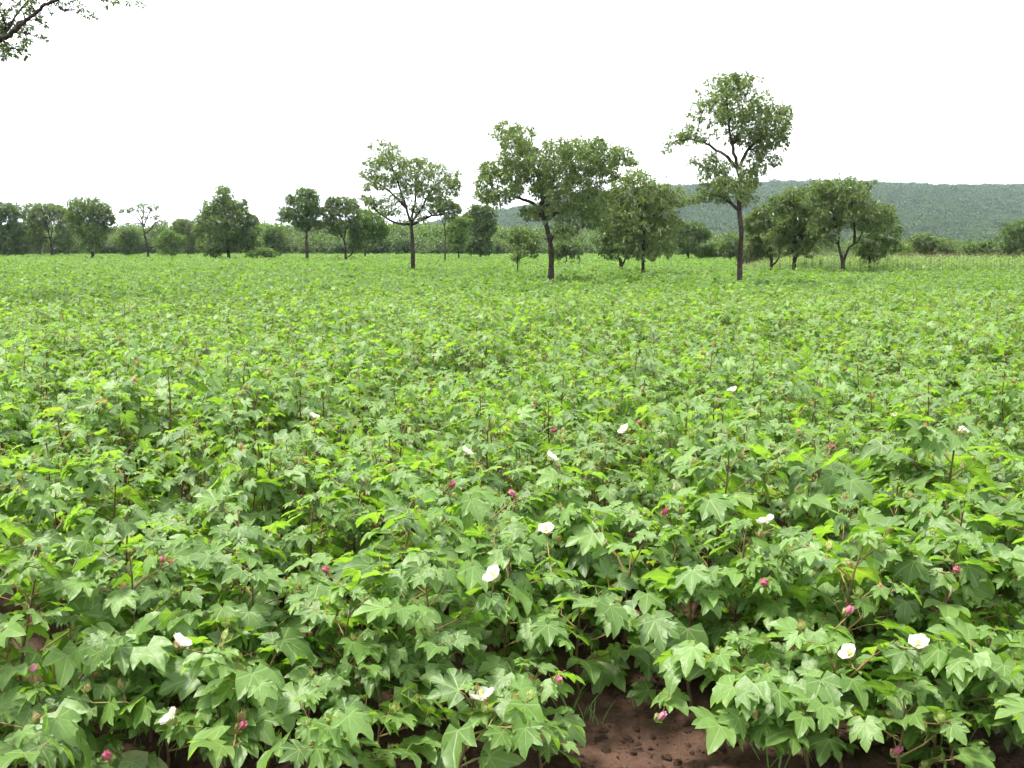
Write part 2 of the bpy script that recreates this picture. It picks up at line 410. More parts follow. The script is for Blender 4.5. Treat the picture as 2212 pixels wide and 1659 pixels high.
# tall tree
shade_tree('shea_tree', 'tallest tree, slim bare dark trunk and high crown against the white sky', 'tree', SG, (618, 1240),
  [(620, 1100), (613, 950), (610, 820), (612, 740), (612, 650), (600, 580)],
  [[(604, 600), (540, 530), (450, 480), (380, 450), (300, 440), (230, 455)], [(598, 585), (575, 480), (560, 420), (550, 350), (540, 230), (530, 140)],
   [(606, 590), (650, 500), (690, 450), (760, 380), (820, 310)], [(608, 830), (550, 770), (480, 740), (400, 770), (340, 770)], [(612, 700), (650, 660), (690, 620)],
   [(612, 690), (560, 640), (470, 590), (400, 560)], [(570, 460), (630, 380), (640, 260), (620, 150)]],
  [(520,110,62,30),(600,112,66,32),(440,120,32,22),(560,160,85,55),(640,150,48,46),(740,190,36,32),(500,220,56,44),(600,240,90,60),(390,235,55,32),(370,285,42,32),(700,270,56,46),
   (800,270,62,36),(860,285,42,40),(560,320,70,42),(670,340,76,56),(770,350,76,56),(860,365,36,55),(480,300,50,34),(310,390,55,30),(255,425,46,26),(200,482,30,10),(350,425,60,28),(430,420,50,20),
   (600,390,50,40),(670,430,56,46),(745,430,76,56),(830,440,50,50),(730,520,62,44),(810,545,32,32),(690,590,50,40),(380,540,44,22),(450,570,60,34),(420,620,54,28),(520,600,50,38),(560,680,85,44),
   (670,630,50,36),(480,700,80,38),(430,750,62,28),(650,700,55,50),(560,745,70,36),(340,765,55,18),(650,775,38,28)],
  c3, S3, 30, mat=M_SHEA_PALE, L=0.14, cover=1.5, seed=3)
# broad tree in the middle
shade_tree('shea_tree', 'broad spreading tree with dark trunk and a leafy knob at upper left', 'tree', SG, (1440, 995),
  [(1446, 900), (1443, 800), (1425, 700), (1395, 600), (1375, 545)],
  [[(1382, 570), (1320, 520), (1230, 490), (1130, 450), (1050, 400)], [(1378, 550), (1390, 450), (1340, 320), (1270, 220), (1200, 110)], [(1385, 570), (1480, 490), (1600, 390), (1750, 280), (1880, 250)],
   [(1405, 620), (1530, 570), (1650, 510), (1750, 420)], [(1380, 550), (1450, 420), (1500, 300), (1620, 200)], [(1400, 610), (1330, 580), (1250, 570)], [(1436, 740), (1500, 700), (1560, 690)]],
  [(1165,85,80,36),(1270,108,74,40),(1225,170,84,52),(1300,230,76,62),(1190,270,74,44),(1070,325,70,46),(1130,370,84,44),(1020,390,42,34),(1230,350,84,60),(1060,480,74,36),(1140,505,82,36),(1220,460,70,38),(1350,340,84,70),
   (1480,225,100,62),(1610,190,84,54),(1715,190,62,50),(1640,280,110,72),(1800,260,74,54),(1880,240,54,48),(1935,275,44,20),(1500,350,110,70),(1400,440,90,52),(1750,350,84,62),(1620,420,110,62),(1510,500,100,52),(1700,500,104,62),
   (1600,570,100,54),(1440,590,84,40),(1700,630,84,56),(1330,590,62,34),(1510,690,80,50)],
  c2, S2, 36, mat=M_SHEA_PALE, L=0.145, cover=2.0, seed=5, full=1.06)
# middle-left tree
shade_tree('shea_tree', 'airy open tree with pale foliage and a trunk forking low', 'tree', SG, (597, 940),
  [(597, 860), (596, 780), (590, 690), (582, 630)],
  [[(582, 640), (540, 500), (500, 380), (450, 260), (425, 185)], [(585, 650), (650, 560), (700, 460), (790, 360), (840, 330)], [(578, 655), (500, 650), (410, 600), (320, 520), (270, 500)],
   [(584, 635), (610, 520), (620, 400), (600, 300)], [(590, 660), (700, 610), (770, 600), (850, 570)], [(560, 560), (480, 480), (390, 410), (310, 350)]],
  [(455,195,70,40),(430,240,62,34),(345,175,16,7),(335,275,54,16),(325,350,58,30),(400,310,62,40),(490,290,74,44),(590,280,84,32),(665,290,44,30),(330,430,54,16),(420,400,74,44),(550,370,90,52),(650,370,82,54),(750,325,54,40),
   (830,370,44,40),(780,420,74,54),(845,440,46,54),(600,450,76,34),(690,450,82,42),(540,500,44,34),(305,500,62,18),(370,530,70,30),(450,510,50,24),(470,575,70,26),(625,560,56,32),(735,520,80,40),(640,620,50,24)],
  c2, S2, 26, mat=M_SHEA_PALE, L=0.175, cover=1.35, seed=7)
# two trees right of the broad one
shade_tree('shea_tree', 'full yellowish green tree on a thin straight trunk beside the broad tree', 'tree', SG, (1388, 590),
  [(1389, 560), (1390, 520), (1386, 480), (1384, 450)],
  [[(1386, 500), (1360, 470), (1335, 435)], [(1386, 490), (1420, 460), (1455, 435)], [(1384, 455), (1375, 420), (1380, 385)], [(1389, 530), (1420, 520), (1440, 500)]],
  [(1380,385,28,14),(1350,400,26,15),(1402,410,34,18),(1330,432,28,20),(1380,440,40,22),(1440,420,30,15),(1464,435,22,9),(1422,456,38,20),(1350,470,38,22),(1392,490,42,22),(1335,500,26,18),(1440,490,26,18),(1372,520,38,17),
   (1425,525,28,14),(1395,548,32,9),(1440,547,14,6)],
  lambda x, y: (x, y), 1.0, 7.5, mat=M_SHEA_PALE, L=0.2, cover=1.5, seed=9, full=1.2)
shade_tree('shea_tree', 'small dark tree with a V shaped trunk left of the thin straight trunk', 'tree', SG, (1343, 583),
  [(1341, 570), (1337, 556)], [[(1342, 577), (1350, 560), (1352, 530)], [(1338, 560), (1325, 530), (1310, 490)]],
  [(1300,450,24,24),(1318,488,28,24),(1310,520,26,20),(1342,518,28,20),(1358,543,22,9),(1322,548,22,9)],
  lambda x, y: (x, y), 1.0, 8, mat=M_SHEA_DARK, L=0.2, cover=1.5, seed=10, full=1.2)
# trees on the right
shade_tree('shea_tree', 'low branching round tree with a leaning forked trunk by the maize', 'tree', SG, (1195, 1172),
  [(1193, 1120), (1185, 1080)], [[(1188, 1100), (1165, 1020), (1160, 950), (1120, 860), (1090, 740)], [(1196, 1115), (1230, 1040), (1290, 1000), (1320, 950), (1400, 870)], [(1260, 1015), (1250, 920), (1230, 800), (1210, 690)],
   [(1162, 960), (1200, 880), (1290, 760), (1330, 680)]],
  [(1200,680,54,30),(1090,700,62,34),(1290,690,34,10),(1330,672,12,10),(1150,720,74,34),(1250,730,62,34),(1060,770,70,40),(1170,790,84,40),(1290,780,54,40),(1110,850,84,44),(1230,860,84,42),(1330,830,54,34),(1400,830,54,30),
   (1080,930,74,38),(1310,900,70,32),(1400,900,74,40),(1450,860,34,34),(1180,905,60,22),(1100,990,50,26)],
  c3, S3, 24, mat=M_SHEA, L=0.2, cover=1.5, seed=12, full=1.2)
shade_tree('shea_tree', 'dense dark tree under the hill, on two close trunks', 'tree', SG, (918, 1165),
  [(922, 1120), (926, 1080), (928, 1020)], [[(926, 1080), (880, 1000), (830, 900)], [(928, 1030), (990, 950), (1010, 850)], [(928, 1020), (920, 900), (910, 790)]],
  [(900,745,62,30),(1000,725,56,26),(850,790,62,38),(940,800,84,44),(900,890,84,44),(1000,880,74,54),(830,980,66,40),(940,970,84,44),(1030,960,54,44),(880,1050,70,30),(980,1040,62,34)],
  c3, S3, 22, mat=M_SHEA, L=0.2, cover=1.6, seed=14, full=1.32)
shade_tree('shea_tree', 'low dark tree drooping almost to the crop, just right of the tallest tree', 'tree', SG, (790, 1158),
  [(788, 1120), (785, 1080)], [[(786, 1100), (740, 1020), (710, 920)], [(786, 1090), (800, 980), (800, 880)], [(792, 1140), (832, 1090), (830, 1000)]],
  [(760,835,60,38),(700,905,54,44),(800,900,74,44),(720,990,62,44),(790,1000,60,40),(690,1050,44,30),(780,1062,54,24)],
  c3, S3, 18, mat=M_SHEA, L=0.2, cover=1.6, seed=15, full=1.32)
shade_tree('shea_tree', 'short dark bushy tree at the right flank of the forked tree', 'tree', SG, (1345, 1162),
  [(1343, 1120), (1342, 1080)], [[(1343, 1100), (1380, 1020), (1430, 950)], [(1342, 1090), (1340, 1000), (1330, 950)]],
  [(1340,980,74,34),(1430,955,62,44),(1485,935,32,44),(1370,1050,74,36),(1450,1030,44,36),(1290,1040,44,30),(1340,1098,44,14)],
  c3, S3, 18, mat=M_SHEA_DARK, L=0.2, cover=1.5, seed=16, full=1.2)
shade_tree('small_tree', 'small dark rounded tree between the thin straight trunk and the tallest trunk', 'tree', BG, (320, 1103),
  [(322, 1070), (325, 1040)], [[(324, 1050), (300, 980), (290, 930)], [(325, 1045), (360, 980), (370, 920)]],
  [(300,940,46,34),(360,930,56,34),(400,970,46,32),(330,1000,56,36),(270,1000,28,36),(330,1045,46,20)], c3, S3, 16, Y=95, mat=M_SHEA_DARK, L=0.28, cover=1.6, seed=17)
shade_tree('small_tree', 'dark tree cut by the right edge of the photo', 'tree', BG, (2225, 1125),
  [(2222, 1090), (2220, 1060)], [[(2220, 1080), (2180, 1000), (2150, 940)], [(2222, 1070), (2250, 990), (2240, 930)]],
  [(2180,920,50,34),(2130,970,50,40),(2220,970,76,54),(2100,1040,50,36),(2180,1060,62,40),(2280,1010,60,60),(2250,930,60,30),(2140,1090,50,24)], c3, S3, 20, Y=75, mat=M_SHEA_DARK, L=0.28, cover=1.7, seed=18)
# far row, left
shade_tree('small_tree', 'dark dense tree cut by the left edge of the photo', 'tree', BG, (20, 520), [(22, 480), (25, 430)],
  [[(24, 450), (40, 350), (45, 250)], [(24, 440), (0, 350), (-20, 280)]],
  [(40,225,60,32),(90,258,30,26),(20,290,50,30),(-40,260,60,40),(10,380,76,54),(84,350,44,50),(40,450,90,50),(125,450,60,44),(-50,420,60,60)], c1, S1, 18, Y=120, mat=M_SHEA_DARK, L=0.33, cover=1.7, seed=21)
shade_tree('small_tree', 'wide flat-topped tree, second from the left edge', 'tree', BG, (322, 527), [(322, 490), (318, 440)],
  [[(320, 460), (300, 390), (285, 320), (230, 240)], [(321, 460), (350, 370), (370, 320), (390, 250)], [(310, 420), (330, 330), (310, 240)]],
  [(220,232,56,26),(300,222,56,22),(380,240,36,22),(170,270,36,30),(240,280,62,34),(330,270,52,34),(410,285,36,34),(200,340,56,34),(262,345,44,34),(400,340,44,34),(165,420,52,44),(235,430,52,44),(405,430,52,44)],
  c1, S1, 15, Y=125, mat=M_SHEA, L=0.32, cover=1.3, seed=22)
shade_tree('small_tree', 'leafy tree with ragged fan-shaped crown, third from the left edge', 'tree', BG, (566, 547), [(566, 500), (566, 450), (564, 390)],
  [[(565, 420), (530, 340), (480, 250), (460, 200)], [(564, 400), (560, 300), (560, 200)], [(565, 410), (610, 330), (660, 260)]],
  [(470,195,36,22),(560,185,50,22),(620,215,34,26),(660,235,18,22),(500,232,54,30),(580,240,54,30),(450,280,44,34),(540,290,62,34),(640,270,44,30),(672,300,26,20),(480,340,54,32),(580,340,60,32),(650,345,34,22),(540,400,54,36),(605,400,44,34),(560,450,50,34)],
  c1, S1, 17, Y=100, mat=M_SHEA, L=0.28, cover=1.4, seed=23)
shade_tree('bare_tree', 'nearly leafless thin tree with bare spreading twigs', 'tree', BG, (908, 547), [(904, 500), (898, 440), (886, 380)],
  [[(887, 385), (870, 320), (820, 270), (740, 240)], [(880, 340), (872, 290), (850, 240), (858, 200)], [(880, 340), (905, 275), (932, 215)], [(890, 385), (930, 340), (950, 270)], [(930, 340), (965, 310), (992, 290)], [(874, 325), (840, 318), (800, 322)], [(872, 290), (890, 240), (880, 200)]],
  [(870,205,32,12),(935,220,26,16),(830,240,22,10),(900,235,20,10),(790,236,10,5),(740,240,10,4),(905,355,7,7),(955,282,16,7),(888,285,16,8)],
  c1, S1, 15, Y=95, mat=M_SHEA, L=0.26, cover=0.7, seed=24)
shade_tree('small_tree', 'pointed pyramid-shaped dense tree on the far left half', 'tree', BG, (1402, 542), [(1401, 500), (1396, 440), (1390, 330), (1380, 200)],
  [[(1392, 400), (1320, 330), (1270, 260)], [(1390, 350), (1450, 290), (1500, 220)], [(1396, 440), (1470, 400), (1540, 340)], [(1396, 440), (1320, 400), (1250, 360)]],
  [(1375,122,34,22),(1380,160,44,26),(1350,200,36,26),(1430,200,44,30),(1270,212,20,20),(1500,200,16,20),(1300,250,52,30),(1400,250,74,34),(1480,260,44,34),(1260,290,52,30),(1360,310,74,34),(1460,320,74,34),(1550,300,34,26),(1240,360,52,34),
   (1330,380,74,34),(1430,390,74,34),(1530,370,52,40),(1260,440,52,44),(1350,450,70,34),(1460,450,62,34),(1540,440,44,34),(1300,490,44,22)],
  c1, S1, 18, Y=98, mat=M_SHEA, L=0.27, cover=1.5, seed=25)
shade_tree('shea_tree', 'round-headed dark tree on a clean trunk, right of the pyramid-shaped tree', 'tree', BG, (1886, 557), [(1886, 500), (1885, 420), (1880, 340)],
  [[(1884, 380), (1820, 310), (1760, 260)], [(1881, 350), (1870, 250), (1870, 150)], [(1883, 370), (1930, 300), (1940, 210)]],
  [(1860,130,44,22),(1912,140,36,22),(1800,180,38,26),(1880,190,54,30),(1932,190,30,26),(1765,250,44,30),(1860,250,62,30),(1940,250,44,30),(1738,292,36,20),(1820,300,52,24),(1912,310,52,24),(1962,332,34,18),(1850,345,34,18)],
  c1, S1, 17, Y=88, mat=M_SHEA_DARK, L=0.25, cover=1.6, seed=26)
shade_tree('shea_tree', 'dark tree with a split trunk left of the airy tree', 'tree', BG, (2118, 552), [(2118, 510), (2117, 470), (2108, 410)],
  [[(2110, 420), (2075, 365), (2040, 300), (2030, 220)], [(2112, 430), (2120, 320), (2110, 200)], [(2119, 530), (2150, 515), (2166, 480), (2165, 400), (2180, 300)]],
  [(2040,190,44,26),(2110,180,52,22),(2160,210,36,26),(2010,240,34,26),(2080,250,52,30),(2160,260,44,30),(2030,300,44,26),(2100,320,52,30),(2180,320,44,34),(2060,365,40,18),(2195,390,50,34),(2190,450,44,34)],
  c1, S1, 15, Y=90, mat=M_SHEA_DARK, L=0.25, cover=1.6, seed=27)
shade_tree('small_tree', 'mid green bushy tree tucked behind the airy tree on its left', 'tree', BG, (305, 872), [(305, 840), (306, 800)],
  [[(305, 810), (280, 730), (270, 660)], [(306, 805), (340, 720), (360, 640)]],
  [(300,600,54,34),(365,640,60,44),(280,670,54,44),(340,720,62,44),(240,720,40,40),(400,700,44,44)], c2, S2, 12, Y=110, mat=M_BUSH, L=0.3, cover=1.6, seed=28)
shade_tree('small_tree', 'slim tree with long thin trunk just right of the airy tree', 'tree', BG, (793, 886), [(795, 800), (796, 720), (788, 650)],
  [[(790, 670), (772, 620), (745, 570)], [(790, 660), (810, 600), (840, 560)]],
  [(790,540,54,34),(850,570,38,30),(742,572,44,20),(820,608,40,18)], c2, S2, 10, Y=85, mat=M_SHEA, L=0.25, cover=1.5, seed=29)
shade_tree('small_tree', 'short pale green tree between the slim tree and a dark one', 'tree', BG, (878, 882), [(878, 855), (878, 830)],
  [[(878, 840), (865, 760), (870, 670)], [(878, 840), (900, 760), (910, 660)]],
  [(870,655,44,44),(890,720,54,44),(860,780,54,40),(920,640,34,26),(830,700,34,34)], c2, S2, 11, Y=100, mat=M_BUSH, L=0.29, cover=1.6, seed=30)
shade_tree('small_tree', 'dark tall bushy tree immediately left of the broad tree', 'tree', BG, (1010, 882), [(1012, 840), (1015, 800)],
  [[(1013, 820), (990, 720), (985, 600)], [(1014, 810), (1040, 700), (1050, 600)]],
  [(990,562,44,20),(1050,580,54,34),(960,610,44,34),(1040,640,62,34),(980,680,54,34),(1060,700,44,34),(1000,750,62,34),(1040,800,54,34),(960,800,44,34)], c2, S2, 12, Y=105, mat=M_SHEA_DARK, L=0.29, cover=1.6, seed=31)
# bushes
BU = 'bushes standing between the trees'
def bush(label, base, clumps, conv, sc, Y, mat, seed, w=8, L=0.29, cover=1.7):
    top = min(clumps, key=lambda c: c[1])
    return shade_tree('bush', label, 'bush', BU, base, [(base[0], base[1] - 6 / sc * 0.8)],
        [[(base[0], base[1] - 4 / sc), ((base[0] + c[0]) / 2, (base[1] + c[1]) / 2 - 2), (c[0], c[1])] for c in (top, clumps[-1], clumps[0])],
        clumps, conv, sc, w, Y=Y, mat=mat, L=L, cover=cover, seed=seed)
bush('low shrub in front of the broad tree crown, left of its trunk', (1240, 885), [(1250,720,54,40),(1320,745,62,44),(1210,770,36,36),(1280,800,62,36),(1232,858,44,20),(1340,820,52,30)], c2, S2, 46, M_SHEA, 41, L=0.19, cover=1.4)
bush('dark shrub just right of the broad tree trunk', (1540, 875), [(1540,785,62,44),(1590,820,40,32),(1500,820,44,36)], c2, S2, 70, M_SHEA_DARK, 42, L=0.28)
bush('round bush just left of the nearly leafless tree', (795, 524), [(790,385,52,30),(755,430,54,40),(830,440,54,44),(790,485,54,28)], c1, S1, 125, M_SHEA, 43)
bush('bright bush right of the nearly leafless tree', (1050, 524), [(1030,385,44,22),(1010,440,52,34),(1082,430,52,34),(1050,486,60,26)], c1, S1, 125, M_BUSH, 44)
bush('taller pale round-topped bush left of the pyramid-shaped tree', (1155, 524), [(1120,312,52,22),(1150,350,54,26),(1092,342,34,18),(1160,400,52,36),(1170,462,52,36)], c1, S1, 135, M_SHEA_PALE, 45)
bush('dark bush right of the pyramid-shaped tree', (1695, 520), [(1680,390,60,42),(1700,460,56,44),(1650,440,40,40)], c1, S1, 130, M_SHEA_DARK, 46)
bush('low flat light green shrub at the foot of the pyramid-shaped tree', (1600, 534), [(1560,498,50,18),(1620,490,60,20),(1660,510,44,14)], c1, S1, 105, M_BUSH, 47, w=5)
bush('rounded bush against the hill foot, right of the forked tree', (1680, 1120), [(1650,1000,62,36),(1720,1035,54,44),(1640,1070,54,36),(1780,1070,44,30)], c3, S3, 88, M_SHEA, 48)
bush('small bush touching the forked tree, right side by the maize', (1560, 1118), [(1555,1060,46,32),(1530,1090,40,20),(1590,1090,36,20)], c3, S3, 92, M_BUSH, 49)
bush('low bush in the gap before the right edge tree', (1960, 1120), [(1930,1062,46,36),(2010,1052,44,38),(1960,1090,60,20)], c3, S3, 90, M_SHEA_DARK, 50)
bush('pale low bush left of the tallest trunk', (430, 1105), [(410,1060,44,30),(470,1050,50,34),(440,1085,44,16)], c3, S3, 96, M_BUSH, 51)
bush('bush directly behind the tallest trunk', (560, 1105), [(560,1010,46,44),(530,1060,50,34),(620,1060,50,36)], c3, S3, 94, M_SHEA, 52)

# overhanging limb of a tree whose trunk stands outside the frame
near_cl = [(1000,140,50,34),(1085,115,44,34),(1110,150,28,24),(930,40,60,20),(640,40,34,24),(700,20,40,26),(545,100,38,24),(480,40,38,32),(400,100,28,24),(430,130,34,26),(350,160,36,20),(480,172,30,20),(60,170,34,30),(110,210,30,30),
   (20,215,34,40),(90,265,40,34),(20,290,44,34),(100,310,40,26),(180,300,40,20),(270,310,38,18),(330,322,28,16),(100,60,34,34),(60,20,40,26),(130,15,40,26),(280,62,16,20),(405,400,26,24),(440,470,44,36),(340,460,40,30),(385,525,22,18),
   (490,282,26,14),(548,270,16,8),(160,600,48,40),(205,555,34,26),(150,685,40,22),(225,640,24,26),(30,620,40,40),(20,685,30,22),(100,585,30,22),(0,590,50,40),(1250,6,40,12),(1360,2,34,10),(1742,62,22,14),(1600,6,44,16),
   (0,370,60,44),(60,350,50,30),(0,440,60,40),(800,10,60,20)]
far_cl = [(-200 - 260 * i + 90 * math.sin(i * 2.1), 560 - 150 * j - 60 * ((i * 7 + j * 3) % 4), 190, 120) for i in range(10) for j in range(8) if (i + j) % 3]
far_cl = [(x, y, rx, ry) for (x, y, rx, ry) in far_cl if x < -220 or y < -200]
far_cl += [(200 + 210 * i, -400 - 100 * j, 130, 80) for i in range(5) for j in range(2)]
NEAR_Y = 24.0
bx = -1750
gz = (534.5 + CAM_Z / NEAR_Y * F_PX) / S4
near_tree = shade_tree('shea_tree', 'overhanging dark limb with leaf tufts reaching in at the top left corner', 'tree', SG, (bx, gz),
  [(bx + 20, gz - 1700), (bx - 30, gz - 3200), (bx + 40, gz - 4700)],
  [[(bx + 30, gz - 4500), (-900, 1100), (-450, 800), (0, 520), (200, 420), (330, 360), (430, 270), (600, 170), (740, 85), (900, 58), (1050, 35), (1250, -5), (1450, -30)],
   [(740, 85), (800, 130), (850, 170), (930, 180), (1010, 150)], [(440, 255), (420, 170), (400, 90), (355, 0), (330, -80)], [(200, 400), (205, 280), (230, 230), (300, 190), (400, 178)],
   [(60, 480), (70, 300), (60, 170), (80, 40)], [(40, 510), (90, 575), (160, 590), (210, 600)], [(300, 385), (350, 440), (430, 465)],
   [(bx + 30, gz - 4400), (bx - 200, 300), (bx - 300, -700)], [(bx + 30, gz - 4500), (bx + 400, 400), (bx + 900, -500)], [(bx, gz - 4200), (bx - 600, 800), (bx - 1300, 400)], [(0, 520), (300, 100), (700, -300), (1000, -450)]],
  near_cl, c4, S4, 230, limb_w=120, Y=NEAR_Y, mat=M_SHEA, L=0.12, cover=2.2, thin=True, seed=61, K=7, depth=0.25, )
r_ = np.random.default_rng(62)
A = Acc(); foot = near_tree.location
for (x, y, rx, ry) in far_cl:                       # the rest of its crown, beside and above the frame
    u = NEAR_Y / F_PX * S4
    for dy in (-1.6, 0.2, 1.7):
        c = np.array(at_y(*c4(x, y), NEAR_Y) - foot) + np.array([0, dy, 0]) + r_.normal(size=3) * 0.2
        n = int(20)
        d = unit(r_.normal(size=(n, 3))); p = c + d * np.array([rx * u, 0.7, ry * u]) * r_.uniform(0.3, 1, (n, 1))
        A.add(*rosettes(p, d, 7, 0.13, r_))
link('crown', A.mesh('crown', M_SHEA), near_tree, kind='stuff')

# ------------------------------------------------------------------ wood at the far edge, and the trees on the hill
def crown_variant(seed, mat, n=60, L=0.6):
    r = np.random.default_rng(seed); A = Acc()
    for k in range(7):
        c = np.array([r.uniform(-0.55, 0.55), r.uniform(-0.55, 0.55), r.uniform(0.42, 0.85)])
        rad = r.uniform(0.22, 0.4)
        d = unit(r.normal(size=(n, 3)) + np.array([0, 0, 0.3]))
        A.add(*rosettes(c + d * rad * r.uniform(0.5, 1.05, (n, 1)), d, 3, L * 0.2, r, width=0.55))
    A.add(*tube([(0, 0, -0.05), (0.02, 0.01, 0.5)], [0.03, 0.02], 4), 1)
    return A.mesh('far_tree_crown', [mat, M_BARK])
wood_vars = [crown_variant(100 + i, [M_SHEA, M_SHEA_DARK, M_BUSH, M_SHEA_DARK][i % 4], n=64) for i in range(8)]
P, RO, SC, ID = [], [], [], []
r = np.random.default_rng(70)
for x in np.arange(-500, 2750, 7.0):
    for row in range(5):
        topy = np.interp(x, [0, 250, 420, 700, 900, 1100, 1300, 1500, 1600, 1900, 2212], [486, 490, 484, 482, 484, 494, 498, 504, 512, 520, 519])
        Yd = np.interp(x, [0, 1300, 1600, 1900], [165, 160, 120, 105]) + row * 14 + r.uniform(0, 12)
        hgt = CAM_Z + (534.5 - topy) / F_PX * Yd
        hgt *= r.uniform(0.62, 1.12) if row else r.uniform(0.35, 0.8)
        p = at_y(x + r.uniform(-6, 6), 534.5, Yd)
        s = max(1.3, hgt / 1.18)
        P.append((p.x, p.y, 0)); RO.append((0, 0, r.uniform(0, 6.28))); SC.append((s * r.uniform(0.75, 1.15), s * 0.9, s)); ID.append(r.integers(0, 8))
crowd('woodland', wood_vars, P, RO, SC, ID, 'dense green belt of woodland behind the field trees', 'woodland')
M_HILLTREE = leaf_material('hill_tree_leaf', [(0.0, (0.026, 0.054, 0.014)), (0.5, (0.046, 0.082, 0.022)), (1.0, (0.076, 0.112, 0.032))], (1.6, 1.6, 0.7), 0.15, 0.7, 0.15)
hill_vars = [crown_variant(130 + i, M_HILLTREE, n=16, L=1.2) for i in range(6)]
P, RO, SC, ID = [], [], [], []
nh = 42000
X = r.uniform(-500, 1250, nh); Yh = 640 + (1500 - 640) * np.sqrt(r.uniform(0, 1, nh))
for x, y in zip(X, Yh):
    if abs(x) > y * 0.75 + 30: continue
    h = hill_h(x, y)
    s = r.uniform(4.5, 9.0) * (1.35 if r.uniform() < 0.05 else 1)
    P.append((x, y, h - 0.3 * s)); RO.append((0, 0, r.uniform(0, 6.28))); SC.append((s * r.uniform(0.9, 1.3), s * 1.1, s * r.uniform(0.8, 1.1))); ID.append(r.integers(0, 6))
crowd('hill_forest', hill_vars, P, RO, SC, ID, 'unbroken forest covering the slope of the hill', 'forest')

# ------------------------------------------------------------------ cotton
def leaf_template(seed, lobes=5, far=False):
    r = np.random.default_rng(seed)
    ang = {5: [-92, -44, 0, 44, 92], 3: [-52, 0, 52]}[lobes]
    ln = {5: [0.62, 0.86, 1.0, 0.86, 0.62], 3: [0.74, 1.0, 0.74]}[lobes]
    ang = [a + r.normal() * 3 for a in ang]; ln = [l * r.uniform(0.92, 1.06) for l in ln]
    V = [(0, 0, 0)]; T = []
    def pol(a, q, z): return (q * math.sin(R(a)), q * math.cos(R(a)), z)
    def dz(q): return -curl * q * q
    curl = r.uniform(0.08, 0.34); fold = r.uniform(0.03, 0.10); sinr = r.uniform(0.60, 0.80)
    half = {5: 24, 3: 27}[lobes]
    if far:
        out = []
        for k, (a, l) in enumerate(zip(ang, ln)):
            if k == 0: out.append(pol(a - 55, 0.34, 0.02))
            out.append(pol(a, l, dz(l)))
            out.append(pol(a + half, sinr, 0.05 + dz(sinr)) if k < len(ang) - 1 else pol(a + 55, 0.34, 0.02))
        V += out; T = [(0, i + 1, i + 2)[::-1] for i in range(len(out) - 1)]
        return np.array(V), np.array(T)
    prev = None
    V.append(pol(ang[0] - half * 2.6, 0.30 if lobes == 5 else 0.36, 0.03)); prev = 1
    for k, (a, l) in enumerate(zip(ang, ln)):
        n = len(V)
        w = r.uniform(0.9, 1.1)
        V.append(pol(a - 18.5 * w * (1.35 if k == 0 else 1), l * 0.70, fold + dz(0.66 * l)))          # n  left shoulder
        V.append(pol(a - 9.5 * w, l * 0.87, fold * 0.5 + dz(0.86 * l)))                              # n+1
        V.append(pol(a, l * (1.0), -0.03 + dz(l) * 1.15))                                           # n+2 tip
        V.append(pol(a + 9.5 * w, l * 0.87, fold * 0.5 + dz(0.86 * l)))                              # n+3
        V.append(pol(a + 18.5 * w * (1.35 if k == len(ang) - 1 else 1), l * 0.70, fold + dz(0.66 * l)))  # n+4
        V.append(pol(a, l * 0.5, -0.02 + dz(0.5 * l)))                                              # n+5 mid rib
        nxt = n + 6
        if k < len(ang) - 1: V.append(pol((a + ang[k + 1]) / 2, sinr * (1 if lobes == 5 else 0.95), fold * 1.25 + dz(sinr)))
        else: V.append(pol(a + half * 2.6, 0.30 if lobes == 5 else 0.36, 0.03))
        m = n + 5
        T += [(0, prev, m), (prev, n, m), (n, n + 1, m), (n + 1, n + 2, m), (n + 2, n + 3, m), (n + 3, n + 4, m), (n + 4, nxt, m), (nxt, 0, m)]
        prev = nxt
    V = np.array(V); T = np.array(T)[:, ::-1]
    V[:, 2] += 0.03 * np.sin(V[:, 0] * r.uniform(3, 6) + r.uniform(0, 6)) + 0.03 * np.sin(V[:, 1] * r.uniform(3, 6) + r.uniform(0, 6))
    return V, T
LEAF = [leaf_template(200 + i, 5 if i % 3 else 3) for i in range(8)]
LEAF_FAR = [leaf_template(200 + i, 5 if i % 3 else 3, True) for i in range(8)]
LEAF_ME = [tri_mesh('leaf', V, T, M_COTTON, luv=V, smooth=True) for V, T in LEAF]

def bract_template(seed):
    r = np.random.default_rng(seed); V, T = [], []
    for k in range(3):
        a = k * 2.094 + r.uniform(-.2, .2); n = len(V)
        def q(t, rad, z): return (rad * math.cos(a + t), rad * math.sin(a + t), z)
        V += [(0, 0, 0), q(-0.75, 0.55, 0.35), q(-0.85, 0.62, 1.0), q(-0.4, 0.62, 0.75), q(-0.28, 0.5, 1.35), q(0, 0.6, 0.85), q(0.06, 0.42, 1.5), q(0.3, 0.6, 0.8), q(0.42, 0.52, 1.3), q(0.6, 0.62, 0.7), q(0.85, 0.62, 0.95), q(0.75, 0.55, 0.35)]
        T += [(n, n + 1, n + 3), (n + 1, n + 2, n + 3), (n, n + 3, n + 5), (n + 3, n + 4, n + 5), (n, n + 5, n + 7), (n + 5, n + 6, n + 7), (n, n + 7, n + 9), (n + 7, n + 8, n + 9), (n, n + 9, n + 11), (n + 9, n + 10, n + 11)]
    V2, T2 = tube([(0, 0, -0.1), (0, 0, 0.25), (0, 0, 0.65), (0, 0, 0.95)], [0.15, 0.42, 0.36, 0.1], 6)
    T = np.concatenate([np.array(T), T2 + len(V)]); V = np.concatenate([np.array(V), V2])
    return V, T
BRACT = [bract_template(300 + i) for i in range(3)]
BRACT_ME = [tri_mesh('bud', V * 0.026, T, M_BRACT) for V, T in BRACT]

